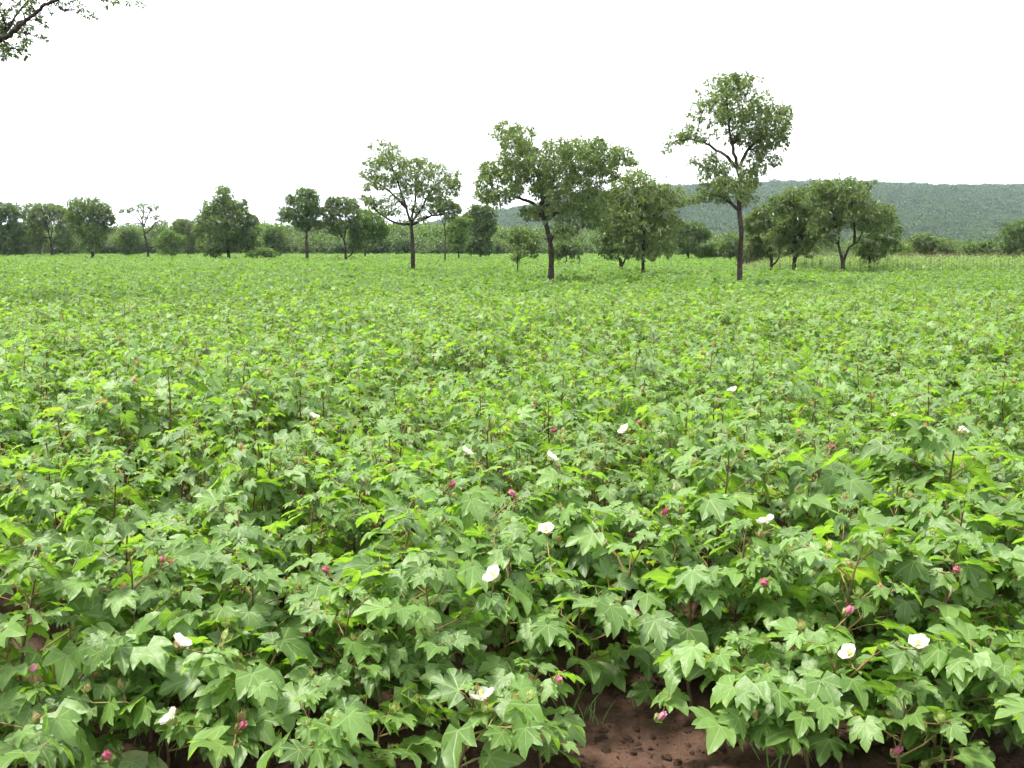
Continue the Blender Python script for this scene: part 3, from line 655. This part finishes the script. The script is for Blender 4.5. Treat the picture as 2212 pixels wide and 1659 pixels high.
def frame(loc, out_ang, pitch, roll, s):
    """leaf matrix: +Y of the leaf points outwards at out_ang, dips by pitch, rolls about its own axis"""
    return Matrix.Translation(loc) @ Matrix.Rotation(out_ang - math.pi / 2, 4, 'Z') @ Matrix.Rotation(-pitch, 4, 'X') @ Matrix.Rotation(roll, 4, 'Y') @ Matrix.Diagonal((s, s, s, 1))

def cotton_layout(seed, H=0.82, dense=1.0, nn=14):
    """one plant: the stem and branch tubes, and where its leaves and buds sit"""
    r = np.random.default_rng(seed)
    sway = r.normal(size=2) * 0.035
    def stem_at(t): return Vector((sway[0] * t * t + 0.012 * math.sin(t * 7 + seed), sway[1] * t * t + 0.012 * math.cos(t * 6 + seed), H * t))
    stem = [stem_at(t) for t in np.linspace(-0.03, 1, 9)]
    branches, leaves, buds, petioles = [], [], [], []
    ang = r.uniform(0, 6.28)
    for i in range(nn):
        t = 0.10 + 0.90 * (i / (nn - 1)) ** 0.92
        ang += R(137.5) + r.normal() * 0.2
        p = stem_at(t)
        big = np.interp(t, [0.1, 0.3, 0.7, 0.88, 1.0], [0.13, 0.155, 0.145, 0.11, 0.058]) * r.uniform(0.65, 1.2) * dense
        pl = np.interp(t, [0.1, 0.6, 0.9, 1], [0.15, 0.14, 0.08, 0.035]) * r.uniform(0.8, 1.2)
        el = np.interp(t, [0, 0.7, 1], [R(18), R(38), R(62)]) + r.normal() * 0.1
        d = Vector((math.cos(ang) * math.cos(el), math.sin(ang) * math.cos(el), math.sin(el)))
        if t > 0.16 or r.uniform() < 0.8:
            e = p + d * pl; mid = p + d * pl * 0.5 + Vector((0, 0, 0.012))
            petioles.append([p, mid, e])
            leaves.append((frame(e, ang, r.normal(R(15), R(21)), r.normal(0, R(22)), big), r.integers(0, 8)))
        if 1 <= i <= nn - 3:
            a2 = ang + r.choice([-1, 1]) * r.uniform(0.5, 1.2)
            ln = np.interp(t, [0.1, 0.35, 0.6, 0.95], [0.36, 0.44, 0.34, 0.14]) * r.uniform(0.75, 1.2)
            e2 = np.interp(t, [0, 1], [R(20), R(40)]) + r.normal() * 0.12
            pts = [p]; q = p.copy(); seg = 4 if ln > 0.3 else 3 if ln > 0.14 else 2
            bl, bb = [], []
            for k in range(seg):
                a3 = a2 + (0.22 if k % 2 else -0.22)
                dd = Vector((math.cos(a3) * math.cos(e2), math.sin(a3) * math.cos(e2), math.sin(e2) - 0.12 * k))
                q = q + dd * (ln / seg); pts.append(q.copy())
                for side in ((1,) if (k == 0 and r.uniform() < 0.6) else (1, -1)):
                    a4 = a3 + side * r.uniform(0.5, 1.1)
                    pl2 = r.uniform(0.04, 0.075)
                    el2 = r.uniform(R(10), R(50))
                    e3 = q + Vector((math.cos(a4) * math.cos(el2), math.sin(a4) * math.cos(el2), math.sin(el2))) * pl2
                    petioles.append([q.copy(), (q + e3) / 2, e3])
                    leaves.append((frame(e3, a4, r.normal(R(17), R(23)), r.normal(0, R(24)), r.uniform(0.06, 0.135) * dense), r.integers(0, 8)))
                if r.uniform() < 0.28:
                    a5 = a3 - 0.9; b0 = q + Vector((math.cos(a5) * 0.035, math.sin(a5) * 0.035, 0.025))
                    petioles.append([q.copy(), (q + b0) / 2, b0])
                    buds.append((Matrix.Translation(b0) @ Euler((r.normal() * 0.5, r.normal() * 0.5, r.uniform(0, 6))).to_matrix().to_4x4() @ Matrix.Scale(r.uniform(0.8, 1.35), 4), r.integers(0, 3)))
            branches.append(pts)
    tip = stem_at(1.0)
    for k in range(3):
        a = ang + k * 2.1
        leaves.append((frame(tip + Vector((math.cos(a), math.sin(a), 1.2)) * 0.02, a, r.normal(R(-5), R(20)), 0, r.uniform(0.03, 0.055)), r.integers(0, 8)))
    if r.uniform() < 0.7: buds.append((Matrix.Translation(tip) @ Matrix.Scale(0.8, 4), 0))
    return dict(stem=stem, branches=branches, leaves=leaves, buds=buds, petioles=petioles, H=H)

def stem_mesh(lay):
    A = Acc()
    A.add(*tube(lay['stem'], np.linspace(0.0085, 0.003, len(lay['stem'])), 6))
    return A.mesh('stem', [M_STEM], True)
def branch_mesh(pts):
    A = Acc(); A.add(*tube(pts, np.linspace(0.0042, 0.0022, len(pts)), 5)); return A.mesh('branch', [M_PETIOLE], True)
def petiole_mesh(lay):
    A = Acc()
    for p in lay['petioles']: A.add(*tube(p, [0.0022, 0.0019, 0.0016], 4))
    return A.mesh('petioles', [M_PETIOLE], True)
def xf(V, M): Mn = np.array(M); return V @ Mn[:3, :3].T + Mn[:3, 3]
def foliage_mesh(lay, far=False, name='foliage', stem=False, grow=1.0, keep=1.0, r=None):
    A = Acc()
    tpl = LEAF_FAR if far else LEAF
    for M, k in lay['leaves']:
        if r is not None and r.uniform() > keep: continue
        V, T = tpl[k]; A.add(xf(V * grow, M), T, 0, V)
    if not far:
        for M, k in lay['buds']: V, T = BRACT[k]; A.add(xf(V * 0.026, M), T, 1)
    if stem:
        A.add(*tube(lay['stem'][::2], np.linspace(0.0085, 0.003, len(lay['stem'][::2])), 4), 2)
        if not far:
            for p in lay['petioles']: A.add(*tube([p[0], p[2]], [0.0022, 0.0016], 3), 3)
            for b in lay['branches']: A.add(*tube(b, np.linspace(0.004, 0.002, len(b)), 4), 3)
    return A.mesh(name, [M_COTTON_FAR if far else M_COTTON, M_BRACT, M_STEM, M_PETIOLE], True)

LAY = [cotton_layout(400 + i, H=0.80 + 0.06 * math.sin(i * 1.7), dense=0.70) for i in range(12)]
EDGE = [cotton_layout(430 + i, H=0.82, dense=0.98) for i in range(6)]
TALL = [cotton_layout(450 + i, H=1.0, dense=0.95) for i in range(3)]
LOW = [cotton_layout(480 + i, H=0.40 + 0.04 * i, nn=7, dense=1.0) for i in range(4)]
ALL = LAY + TALL + LOW + EDGE
ST = [stem_mesh(l) for l in ALL]; PT = [petiole_mesh(l) for l in ALL]; FO = [foliage_mesh(l) for l in ALL]
BRM = [[branch_mesh(b) for b in l['branches']] for l in ALL]

# rows run away from the camera, drifting to the right
def soil_gap(x, y):                       # bare strip in front, between two rows
    c = 0.34 + 0.17 * (y - 3.7)
    return abs(x - c) < (0.27 if y < 4.35 else 0.14 if y < 5.2 else 0.0)
plants = []                               # x, y, rot, scale, layout
front = [(-1.95, 3.75, 0.95, 0), (-1.48, 3.82, 1.0, 1), (-1.05, 3.95, 0.92, 2), (-0.68, 3.72, 0.78, 3), (-0.30, 3.85, 0.95, 4), (-0.02, 4.12, 0.90, 5), (-0.55, 4.35, 1.06, 6), (0.98, 4.25, 0.95, 8),
         (1.32, 3.86, 1.02, 9), (1.78, 3.98, 0.98, 10), (2.2, 3.75, 0.95, 11), (0.98, 3.80, 0.50, 1), (1.62, 3.62, 0.45, 2), (-1.25, 4.45, 0.98, 3), (-1.75, 4.35, 1.0, 5), (1.5, 4.5, 0.95, 7), (2.05, 4.5, 1.0, 4),
         (-2.35, 4.1, 1.02, 6), (2.5, 4.3, 0.95, 2), (-0.12, 4.62, 1.0, 9), (-0.82, 4.05, 0.72, 10), (-0.5, 3.55, 0.42, 6), (-1.3, 3.5, 0.45, 8), (-1.9, 3.45, 0.42, 7), (0.12, 3.62, 0.42, 3), (-1.65, 3.3, 0.5, 2), (-1.05, 3.4, 0.55, 5), (-0.75, 3.35, 0.48, 1), (-0.2, 3.4, 0.5, 9), (1.1, 3.5, 0.5, 4), (1.9, 3.4, 0.55, 6), (1.4, 3.35, 0.42, 10), (2.0, 3.55, 0.6, 0), (-1.55, 4.05, 0.9, 7), (-0.4, 4.05, 0.85, 0), (1.15, 4.15, 0.8, 5), (1.6, 4.2, 0.85, 3), (-2.1, 3.4, 0.6, 1), (0.50, 4.42, 0.62, 7), (0.30, 4.25, 0.5, 2), (0.72, 4.62, 0.85, 0), (0.36, 4.7, 0.9, 11), (0.78, 4.15, 0.6, 6), (1.25, 3.55, 0.5, 3), (1.75, 3.7, 0.6, 5), (2.3, 4.0, 0.6, 1), (-0.95, 3.6, 0.6, 4), (-1.7, 3.65, 0.6, 2)]
for x, y, s, k in front: plants.append((x, y, rng.uniform(0, 6.28), s if s > 0.68 else s / 0.5, 19 + k % 6 if s > 0.68 else 15 + k % 4))
tall_px = [(815, 1065, 6.0), (600, 1130, 5.6), (60, 925, 8.0), (1000, 1190, 4.9), (330, 1318, 4.3), (1832, 1140, 4.9)]
ROW, STEP, DRIFT = 0.64, 0.26, 0.20
def hnoise(x, y): return noise.noise((x * 0.45, y * 0.45, 5.0))
row_i = np.arange(-150, 151)
for k in row_i:
    y = 4.75 + rng.uniform(0, 0.3)
    while y < 175:
        dens = 1.0 if y < 60 else 1.25
        x = 0.40 + ROW * (k + 0.5) + DRIFT * (y - 3.7) + rng.normal() * 0.14
        ok = abs(x) < y * 0.62 + 3.5 and not soil_gap(x, y)
        if ok and y > 50 and x > 11 + (y - 50) * 0.22 and y > 52 - 0.0 * x: ok = False       # maize stands there
        if ok and rng.uniform() > (0.06 if y > 9 else 0.03):
            plants.append((x, y + rng.normal() * 0.05, rng.uniform(0, 6.28), float(np.clip(0.98 + (0.20 if y < 14 else 0.10) * hnoise(x, y) + rng.normal() * 0.09 + (0.22 if rng.uniform() < 0.05 else 0) + (0.14 if x < -1.8 and y < 9 else 0), 0.65, 1.35)), int(rng.integers(0, 12)) if y > 5.4 else 19 + int(rng.integers(0, 6))))
        y += STEP * dens * rng.uniform(0.75, 1.25)
for px, py, yd in tall_px:
    p = at_y(px, py, yd); plants.append((p.x, p.y, rng.uniform(0, 6.28), max(0.6, p.z / 1.0), 12 + len(plants) % 3))
PL = np.array(plants)
inview = (np.abs(PL[:, 0]) < PL[:, 1] * 0.53 + 0.15)
order = np.lexsort((np.hypot(PL[:, 0], PL[:, 1]), ~inview))
near_set = list(order[:300])
rest = np.array(sorted(set(range(len(PL))) - set(near_set)))

# flowers seen in the photograph: x, y, height above the soil
WHITE = [(390,1388,.62),(368,1553,.36),(1040,1508,.42),(1190,990,.80),(1008,978,.80),(1350,930,.82),(678,900,.80),(1655,1130,.76),(1937,899,.82),(2082,932,.80),(1835,1412,.48),(1985,1393,.60),(1068,1245,.74),(1515,775,.84),(1583,845,.84),(1180,1145,.76)]
PINK = [(72,1445,.55),(1207,1468,.42),(1652,1260,.66),(1832,1320,.60),(1935,1625,.20),(2067,1230,.72),(1435,1110,.76),(1110,1068,.78),(705,1232,.74),(1797,966,.80),(1383,915,.82),(520,1570,.34),(235,1635,.28),(2037,945,.80),(350,1210,.74),(975,1050,.78),(1195,932,.82),(1425,1550,.22)]
FL = [(at_z(x, y, z), 'white') for x, y, z in WHITE] + [(at_z(x, y, z), 'pink') for x, y, z in PINK]
near_xy = PL[near_set][:, :2]
owner = {}
for i, (p, kind) in enumerate(FL):
    dd = np.hypot(near_xy[:, 0] - p.x, near_xy[:, 1] - p.y)
    best = None
    for c in np.argsort(dd)[:6]:
        x, y, rz, sc_, k = plants[near_set[int(c)]]
        loc = (Matrix.Translation((x, y, 0)) @ Matrix.Rotation(rz, 4, 'Z') @ Matrix.Scale(sc_, 4)).inverted() @ (p - Vector((0, 0, 0.05)))
        dist = min((q - loc).length for q in [e for br in ALL[int(k)]['branches'] for e in br[1:]] + list(ALL[int(k)]['stem'][2:])) * sc_
        if best is None or dist < best[0]: best = (dist, near_set[int(c)])
    j = best[1]
    owner.setdefault(j, []).append((p, kind, i))
EYE = Vector((0, 0, CAM_Z))
def hides_flower(c, rad):
    for p, kind, in ((q, k) for q, k in FL):
        ax = (p - EYE); L_ = ax.length; ax /= L_
        t = (c - EYE).dot(ax)
        if L_ - 0.9 < t < L_ + 0.01 and ((c - EYE) - ax * t).length < rad + 0.045: return True
    return False

def petal_mesh(seed):
    r = np.random.default_rng(seed); V, T = [], []
    nu, nv = 7, 6
    for j in range(nv):
        v = j / (nv - 1)
        for i in range(nu):
            u = (i / (nu - 1) - 0.5) * 2
            half = R(20 + 34 * math.sin(min(1, v * 1.3) * math.pi / 2))
            rad = 0.12 + 0.66 * math.sin(v * 1.4) ** 0.9 + 0.05 * math.sin(u * 5 + seed) * v + (0.10 * v ** 3)
            a = u * half
            z = 1.12 * v - 0.42 * v ** 2 * u * u + 0.05 * math.sin(u * 7 + seed * 2) * v
            V.append((rad * math.sin(a) * 1.1, rad * math.cos(a), z))
    for j in range(nv - 1):
        for i in range(nu - 1):
            a = j * nu + i; T += [(a, a + 1, a + 1 + nu), (a, a + 1 + nu, a + nu)]
    return tri_mesh('petal', np.array(V) * 0.038, T, M_WHITE, smooth=True)
PETAL = [petal_mesh(i) for i in range(3)]
def closed_flower(seed):
    V, T = [], []; n, m = 20, 7
    for j in range(m):
        v = j / (m - 1)
        for i in range(n):
            a = 2 * math.pi * i / n
            rad = 0.16 + 0.30 * math.sin(v * 2.4) ** 1.2 + 0.07 * math.cos(5 * a + v * 3.5 + seed) * (0.3 + v)
            V.append((rad * math.cos(a), rad * math.sin(a), 1.5 * v + 0.06 * math.sin(5 * a + seed) * v))
    for j in range(m - 1):
        for i in range(n):
            a, b = j * n + i, j * n + (i + 1) % n; T += [(a, b, b + n), (a, b + n, a + n)]
    V.append((0, 0, 1.25)); e = len(V) - 1
    T += [((m - 1) * n + i, (m - 1) * n + (i + 1) % n, e) for i in range(n)]
    return tri_mesh('closed_flower', np.array(V) * 0.035, T, M_PINK, smooth=False)
CLOSED = [closed_flower(i * 1.3) for i in range(3)]
CALYX = tri_mesh('calyx', BRACT[0][0] * 0.040 * np.array([1, 1, 0.75]), BRACT[0][1], M_BRACT)
STAMEN = tri_mesh('stamen', *tube([(0, 0, 0), (0, 0, 0.02), (0, 0, 0.034)], [0.003, 0.006, 0.004], 6), M_YELLOW)

LEAFY = 120                                   # plants near enough for each leaf to be a piece of its own
def where(px, py):
    col_ = 'far left' if px < 330 else 'left' if px < 850 else 'middle' if px < 1380 else 'right' if px < 1880 else 'far right'
    return col_
FLABEL = {}
WL = ['with the white flower above the front left corner stems', 'with the lowest white flower at bottom left', 'with a ragged white flower just left of the bare soil patch', 'with a white flower crossed by its own stem, mid picture',
      'with a cupped white flower, one stem left of mid picture', 'with a white flower beside a pink one right of mid picture', 'with a lone white flower left of mid picture', 'with a white flower over the dark hollow, right half',
      'with a white flower beside a dark gap at the right', 'with a small white flower near the right edge', 'with an upright white flower in green bracts, lower right', 'with a broad flat white flower, lower right above round leaves',
      'with a half hidden white flower behind the tall front stem', 'with the farthest small white flower, right of middle', 'with a small curled white flower below the farthest one', 'with a narrow white bloom by thin stems, centre']
PKL = ['with a drooping pink flower at the left edge', 'with a bright pink flower beside the bare soil patch', 'with a wilted pink flower under pale leaves, lower right', 'with a vivid pink flower facing up, lower right', 'with a pink flower close to the soil at the bottom right', 'with a pink flower near the right edge',
       'with a dull pink bud over the dark hollow', 'with a red-pink flower right of the centre stems', 'with a pair of pink buds behind the tall front stem', 'with a pink flower among pale leaves, right half', 'with a pink bud behind a white flower', 'with a faded mauve flower by a grass blade',
       'with a tiny pink flower at the bottom left', 'with a small pink bud left of the right edge flower', 'with a half hidden pink bud on the left', 'with a dark pink bud left of centre', 'with a faint pink bud near mid picture', 'with a dim pink flower low beside the soil patch']
ORD = ['first', 'second', 'third', 'fourth', 'fifth', 'sixth', 'seventh', 'eighth', 'ninth', 'tenth', 'eleventh', 'twelfth', 'thirteenth', 'fourteenth', 'fifteenth', 'sixteenth']
front_big = sorted((j for j in near_set if plants[j][1] < 4.2 and plants[j][4] >= 19), key=lambda j: plants[j][0] / plants[j][1])
front_low = sorted((j for j in near_set if 15 <= plants[j][4] < 19), key=lambda j: plants[j][0] / plants[j][1])
tall_j = sorted((j for j in near_set if 12 <= plants[j][4] < 15), key=lambda j: plants[j][0] / plants[j][1])
def plant_label(j, x, y, s, k):
    if j in tall_j: return 'taller cotton plant with bare reddish stem tip, %s such from the left' % ORD[tall_j.index(j)]
    if j in front_low: return 'low young cotton plant at the front edge, %s small one from the left' % ORD[min(15, front_low.index(j))]
    if j in front_big: return 'full grown cotton plant of the front row, %s from the left' % ORD[min(15, front_big.index(j))]
    side = 'near the left edge' if x / y < -0.36 else 'left of the bare soil patch' if x / y < -0.1 else 'behind the bare soil patch' if x / y < 0.16 else 'right of the bare soil patch' if x / y < 0.36 else 'near the right edge'
    depth = 'just behind the front row' if y < 5.6 else 'in the near middle rows' if y < 8 else 'farther back'
    return 'flowerless cotton plant %s, %s' % (depth, side)
for rank, j in enumerate(near_set):
    x, y, rz, s, k = plants[j]
    k = int(k); lay = ALL[k]
    t = link('cotton_plant', None)
    z0 = soil_h(x, y)
    t.location = (x, y, z0); t.rotation_euler = (0, 0, rz); t.scale = (s, s, s)
    t['category'] = 'cotton plant'; t['group'] = 'cotton plants in the near part of the field'
    t['label'] = plant_label(j, x, y, s, k)
    MW = Matrix.Translation((x, y, z0)) @ Matrix.Rotation(rz, 4, 'Z') @ Matrix.Scale(s, 4)
    link('stem', ST[k], t)
    if rank < LEAFY:
        link('petioles', PT[k], t, kind='stuff')
        for b in BRM[k]: link('branch', b, t)
        for M, q in lay['leaves']:
            c = MW @ M @ Vector((0, 0.45, 0))
            if hides_flower(c, 0.45 * M.col[0].length * s): continue
            o = link('leaf', LEAF_ME[q], t); o.matrix_basis = M
        for M, q in lay['buds']:
            o = link('bud', BRACT_ME[q], t); o.matrix_basis = M
    else:
        link('petioles', PT[k], t, kind='stuff')
        link('foliage', FO[k], t, kind='stuff')
    for p, kind, i in owner.get(j, []):
        t['label'] = 'cotton plant ' + (WL[i] if kind == 'white' else PKL[i - len(WHITE)])
        loc = MW.inverted() @ p
        # flower stalk from the stem
        ends = [q for br in lay['branches'] for q in br[1:]] + list(lay['stem'][2:])
        a = min(ends, key=lambda q: (q - (loc - Vector((0, 0, 0.05)))).length)
        mid = (a + loc) / 2 + Vector((0, 0, -0.01))
        link('branch', branch_mesh([a, mid, loc - Vector((0, 0, 0.02))]), t)
        d2 = loc - a; ang0 = math.atan2(d2.y, d2.x)
        for sd in (-1, 1):
            lf = frame(mid - Vector((0, 0, 0.01)), ang0 + sd * 1.3, R(25), sd * 0.2, 0.10)
            if rank < LEAFY and not hides_flower(MW @ lf @ Vector((0, 0.45, 0)), 0.02):
                o = link('leaf', LEAF_ME[(i + sd) % 8], t); o.matrix_basis = lf
        toward = (EYE - p).normalized()
        if kind == 'white':
            dirv = Vector((random.uniform(-.9, .9), random.uniform(-0.35, 0.5), 0.85)).normalized()
        else: dirv = (Vector((random.uniform(-.8, .8), -0.3, 0.7)) + toward * 0.2).normalized()
        q = dirv.to_track_quat('Z', 'Y').to_matrix().to_4x4()
        W = Matrix.Translation(p - dirv * 0.025) @ q @ Matrix.Scale(random.uniform(0.9, 1.12), 4)
        B = MW.inverted() @ W
        if kind == 'white':
            f = link('flower', CALYX, t); f.matrix_basis = B
            for n in range(5):
                o = link('petal', PETAL[n % 3], f); o.matrix_basis = Matrix.Translation((0, 0, 0.012)) @ Matrix.Rotation(n * R(72) + 0.1 * random.random(), 4, 'Z') @ Matrix.Rotation(R(-12 + 8 * random.random()), 4, 'X')
            link('stamen', STAMEN, f).matrix_basis = Matrix.Translation((0, 0, 0.014))
            f['label'] = 'open white flower'
        else:
            f = link('flower', CALYX, t); f.matrix_basis = B @ Matrix.Scale(0.8, 4)
            link('closed_petals', CLOSED[i % 3], f).matrix_basis = Matrix.Translation((0, 0, 0.010)) @ Matrix.Diagonal((random.uniform(.75, 1.2), random.uniform(.75, 1.2), random.uniform(.7, 1.25), 1))
            f['label'] = 'closed pink flower'

# the rest of the crop
D = PL[rest][:, 1]
src_near = [foliage_mesh(l, name='crop_plant', stem=True) for l in LAY]
rk = np.random.default_rng(5)
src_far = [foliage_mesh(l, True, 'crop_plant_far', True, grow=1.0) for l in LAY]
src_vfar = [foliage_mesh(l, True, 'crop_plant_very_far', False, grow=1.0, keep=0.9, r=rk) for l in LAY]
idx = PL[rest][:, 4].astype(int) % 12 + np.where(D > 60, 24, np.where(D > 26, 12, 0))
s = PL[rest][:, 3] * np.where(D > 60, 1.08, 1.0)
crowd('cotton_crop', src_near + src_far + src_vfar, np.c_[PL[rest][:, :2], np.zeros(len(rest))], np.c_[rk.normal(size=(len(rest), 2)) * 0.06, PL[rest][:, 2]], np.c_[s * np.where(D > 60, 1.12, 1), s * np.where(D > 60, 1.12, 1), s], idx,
      'unbroken green sheet of cotton plants reaching back to the trees', 'cotton crop')

# ------------------------------------------------------------------ maize, dry grass, weeds, clods
def blade(p, d, ln, w, droop, n=4):
    p = np.array(p, float); d = np.array(d, float); side = unit(np.cross(d, [0, 0, 1.0])[None])[0] if abs(d[2]) < 0.99 else np.array([1.0, 0, 0])
    V, T = [], []
    for i in range(n + 1):
        t = i / n; c = p + d * ln * t + np.array([0, 0, -droop * ln * t * t]); ww = w * (1 - t) ** 0.7 * (0.6 + 0.4 * min(1, t * 4))
        V += [c - side * ww, c + side * ww]
    for i in range(n):
        a = 2 * i; T += [(a, a + 1, a + 3), (a, a + 3, a + 2)]
    return V, T
def maize_variant(seed):
    r = np.random.default_rng(seed); A = Acc(); H = 1.25
    A.add(*tube([(0, 0, 0), (0.01, 0, 0.6), (0, 0.01, H)], [0.014, 0.011, 0.005], 4), 0)
    for i in range(9):
        a = (i % 2) * math.pi + r.normal() * 0.4 + seed; z = 0.2 + 0.11 * i
        A.add(*blade((0, 0, z), (math.cos(a) * 0.75, math.sin(a) * 0.75, 0.65), r.uniform(0.45, 0.65), 0.05, 0.7), 0)
    for i in range(2):
        a = r.uniform(0, 6.28); A.add(*blade((0, 0, H), (math.cos(a) * 0.4, math.sin(a) * 0.4, 0.9), 0.16, 0.008, 0.3, 2), 1)
    return A.mesh('maize_plant', [M_MAIZE, M_DRY])
mv = [maize_variant(i) for i in range(6)]
P, RO, SC, ID = [], [], [], []
r = np.random.default_rng(8)
for yy in np.arange(51, 80, 0.75):
    x0 = 11.5 + (yy - 50) * 0.22
    for xx in np.arange(x0, yy * 0.62 + 6, 0.42):
        hh = min(1.12, 0.6 + (xx - x0) / 7) * r.uniform(0.85, 1.12)
        P.append((xx + r.normal() * .08, yy + r.normal() * .1, 0)); RO.append((0, 0, r.uniform(0, 6.28))); SC.append((hh, hh, hh)); ID.append(r.integers(0, 6))
crowd('maize_crop', mv, P, RO, SC, ID, 'strip of young tasselled maize at the far right edge of the field', 'maize crop')
def tuft_variant(seed, mat, n=26, h=0.8, w=0.012):
    r = np.random.default_rng(seed); A = Acc()
    for i in range(n):
        a = r.uniform(0, 6.28); e = r.uniform(0.15, 0.6)
        A.add(*blade((r.normal() * 0.06, r.normal() * 0.06, 0), (math.cos(a) * e, math.sin(a) * e, 1), h * r.uniform(0.6, 1.1), w, 0.35, 3))
    return A.mesh('grass_tuft', [mat])
dv = [tuft_variant(20 + i, M_DRY, 30, 1.1, 0.03) for i in range(4)]
P, RO, SC, ID = [], [], [], []
for i in range(2600):
    yy = r.uniform(118, 150); xx = r.uniform(-yy * 0.6, 20)
    P.append((xx, yy, 0.0)); RO.append((0, 0, r.uniform(0, 6.28))); q = r.uniform(0.75, 1.15); SC.append((q * 1.4, q * 1.4, q)); ID.append(r.integers(0, 4))
crowd('dry_grass', dv, P, RO, SC, ID, 'pale tan strip of dry grass along the far edge of the field', 'grass')
# green weeds among the front plants
wv = [tuft_variant(40 + i, M_GRASS, 7, 0.34, 0.006) for i in range(4)]
WP = [at_z(x, y, 0.02) for x, y in [(1780,1600),(1760,1640),(1790,1575),(600,1640),(560,1600),(190,1610),(150,1655),(1240,1545),(1275,1560),(1990,1610),(2060,1600),(1000,1655),(700,1650),(1680,1655),(330,1655),(1380,1530)]]
crowd('grass_weeds', wv, [tuple(p) for p in WP], [(0, 0, r.uniform(0, 6)) for _ in WP], [(q, q, q) for q in r.uniform(0.5, 1.1, len(WP))], r.integers(0, 4, len(WP)), 'thin green grass weeds rooted between the front cotton plants', 'grass')
# clods of soil
def clod_variant(seed):
    r = np.random.default_rng(seed)
    V, T = tube([(0, 0, -0.3), (0, 0, 0.0), (0, 0, 0.35), (0, 0, 0.55)], [0.5, 0.8, 0.6, 0.2], 7)
    return tri_mesh('clod', V + r.normal(size=V.shape) * 0.14, T, M_SOIL)
cv = [clod_variant(i) for i in range(5)]
n = 9000
cx_, cy_ = r.uniform(-2.4, 2.8, n), r.uniform(3.2, 6.0, n)
cs = 0.004 + 0.026 * r.uniform(0, 1, n) ** 5
crowd('soil_clods', cv, [(a, b, soil_h(a, b)) for a, b in zip(cx_, cy_)], r.uniform(0, 6.28, (n, 3)) * np.array([0.1, 0.1, 1]), np.repeat(cs[:, None], 3, 1), r.integers(0, 5, n), 'small crumbly clods lying on the reddish soil', 'soil')

# ------------------------------------------------------------------ haze
def haze_box():
    x, y0, y1, z0, z1 = 3450, -3450, 3450, -3.0, 130.0
    V = [(-x, y0, z0), (x, y0, z0), (x, y1, z0), (-x, y1, z0), (-x, y0, z1), (x, y0, z1), (x, y1, z1), (-x, y1, z1)]
    T = [(0, 2, 1), (0, 3, 2), (4, 5, 6), (4, 6, 7), (0, 1, 5), (0, 5, 4), (1, 2, 6), (1, 6, 5), (2, 3, 7), (2, 7, 6), (3, 0, 4), (3, 4, 7)]
    m, N, L = new_mat('haze'); out = N.new('ShaderNodeOutputMaterial'); v = N.new('ShaderNodeVolumePrincipled')
    v.inputs['Color'].default_value = (0.68, 0.82, 1.0, 1); v.inputs['Density'].default_value = 0.00011; v.inputs['Anisotropy'].default_value = 0.2
    L.new(v.outputs[0], out.inputs['Volume'])
    return link('haze', tri_mesh('haze', V, T, m), kind='stuff', label='thin pale haze lying over the far land', category='haze')
haze_box()
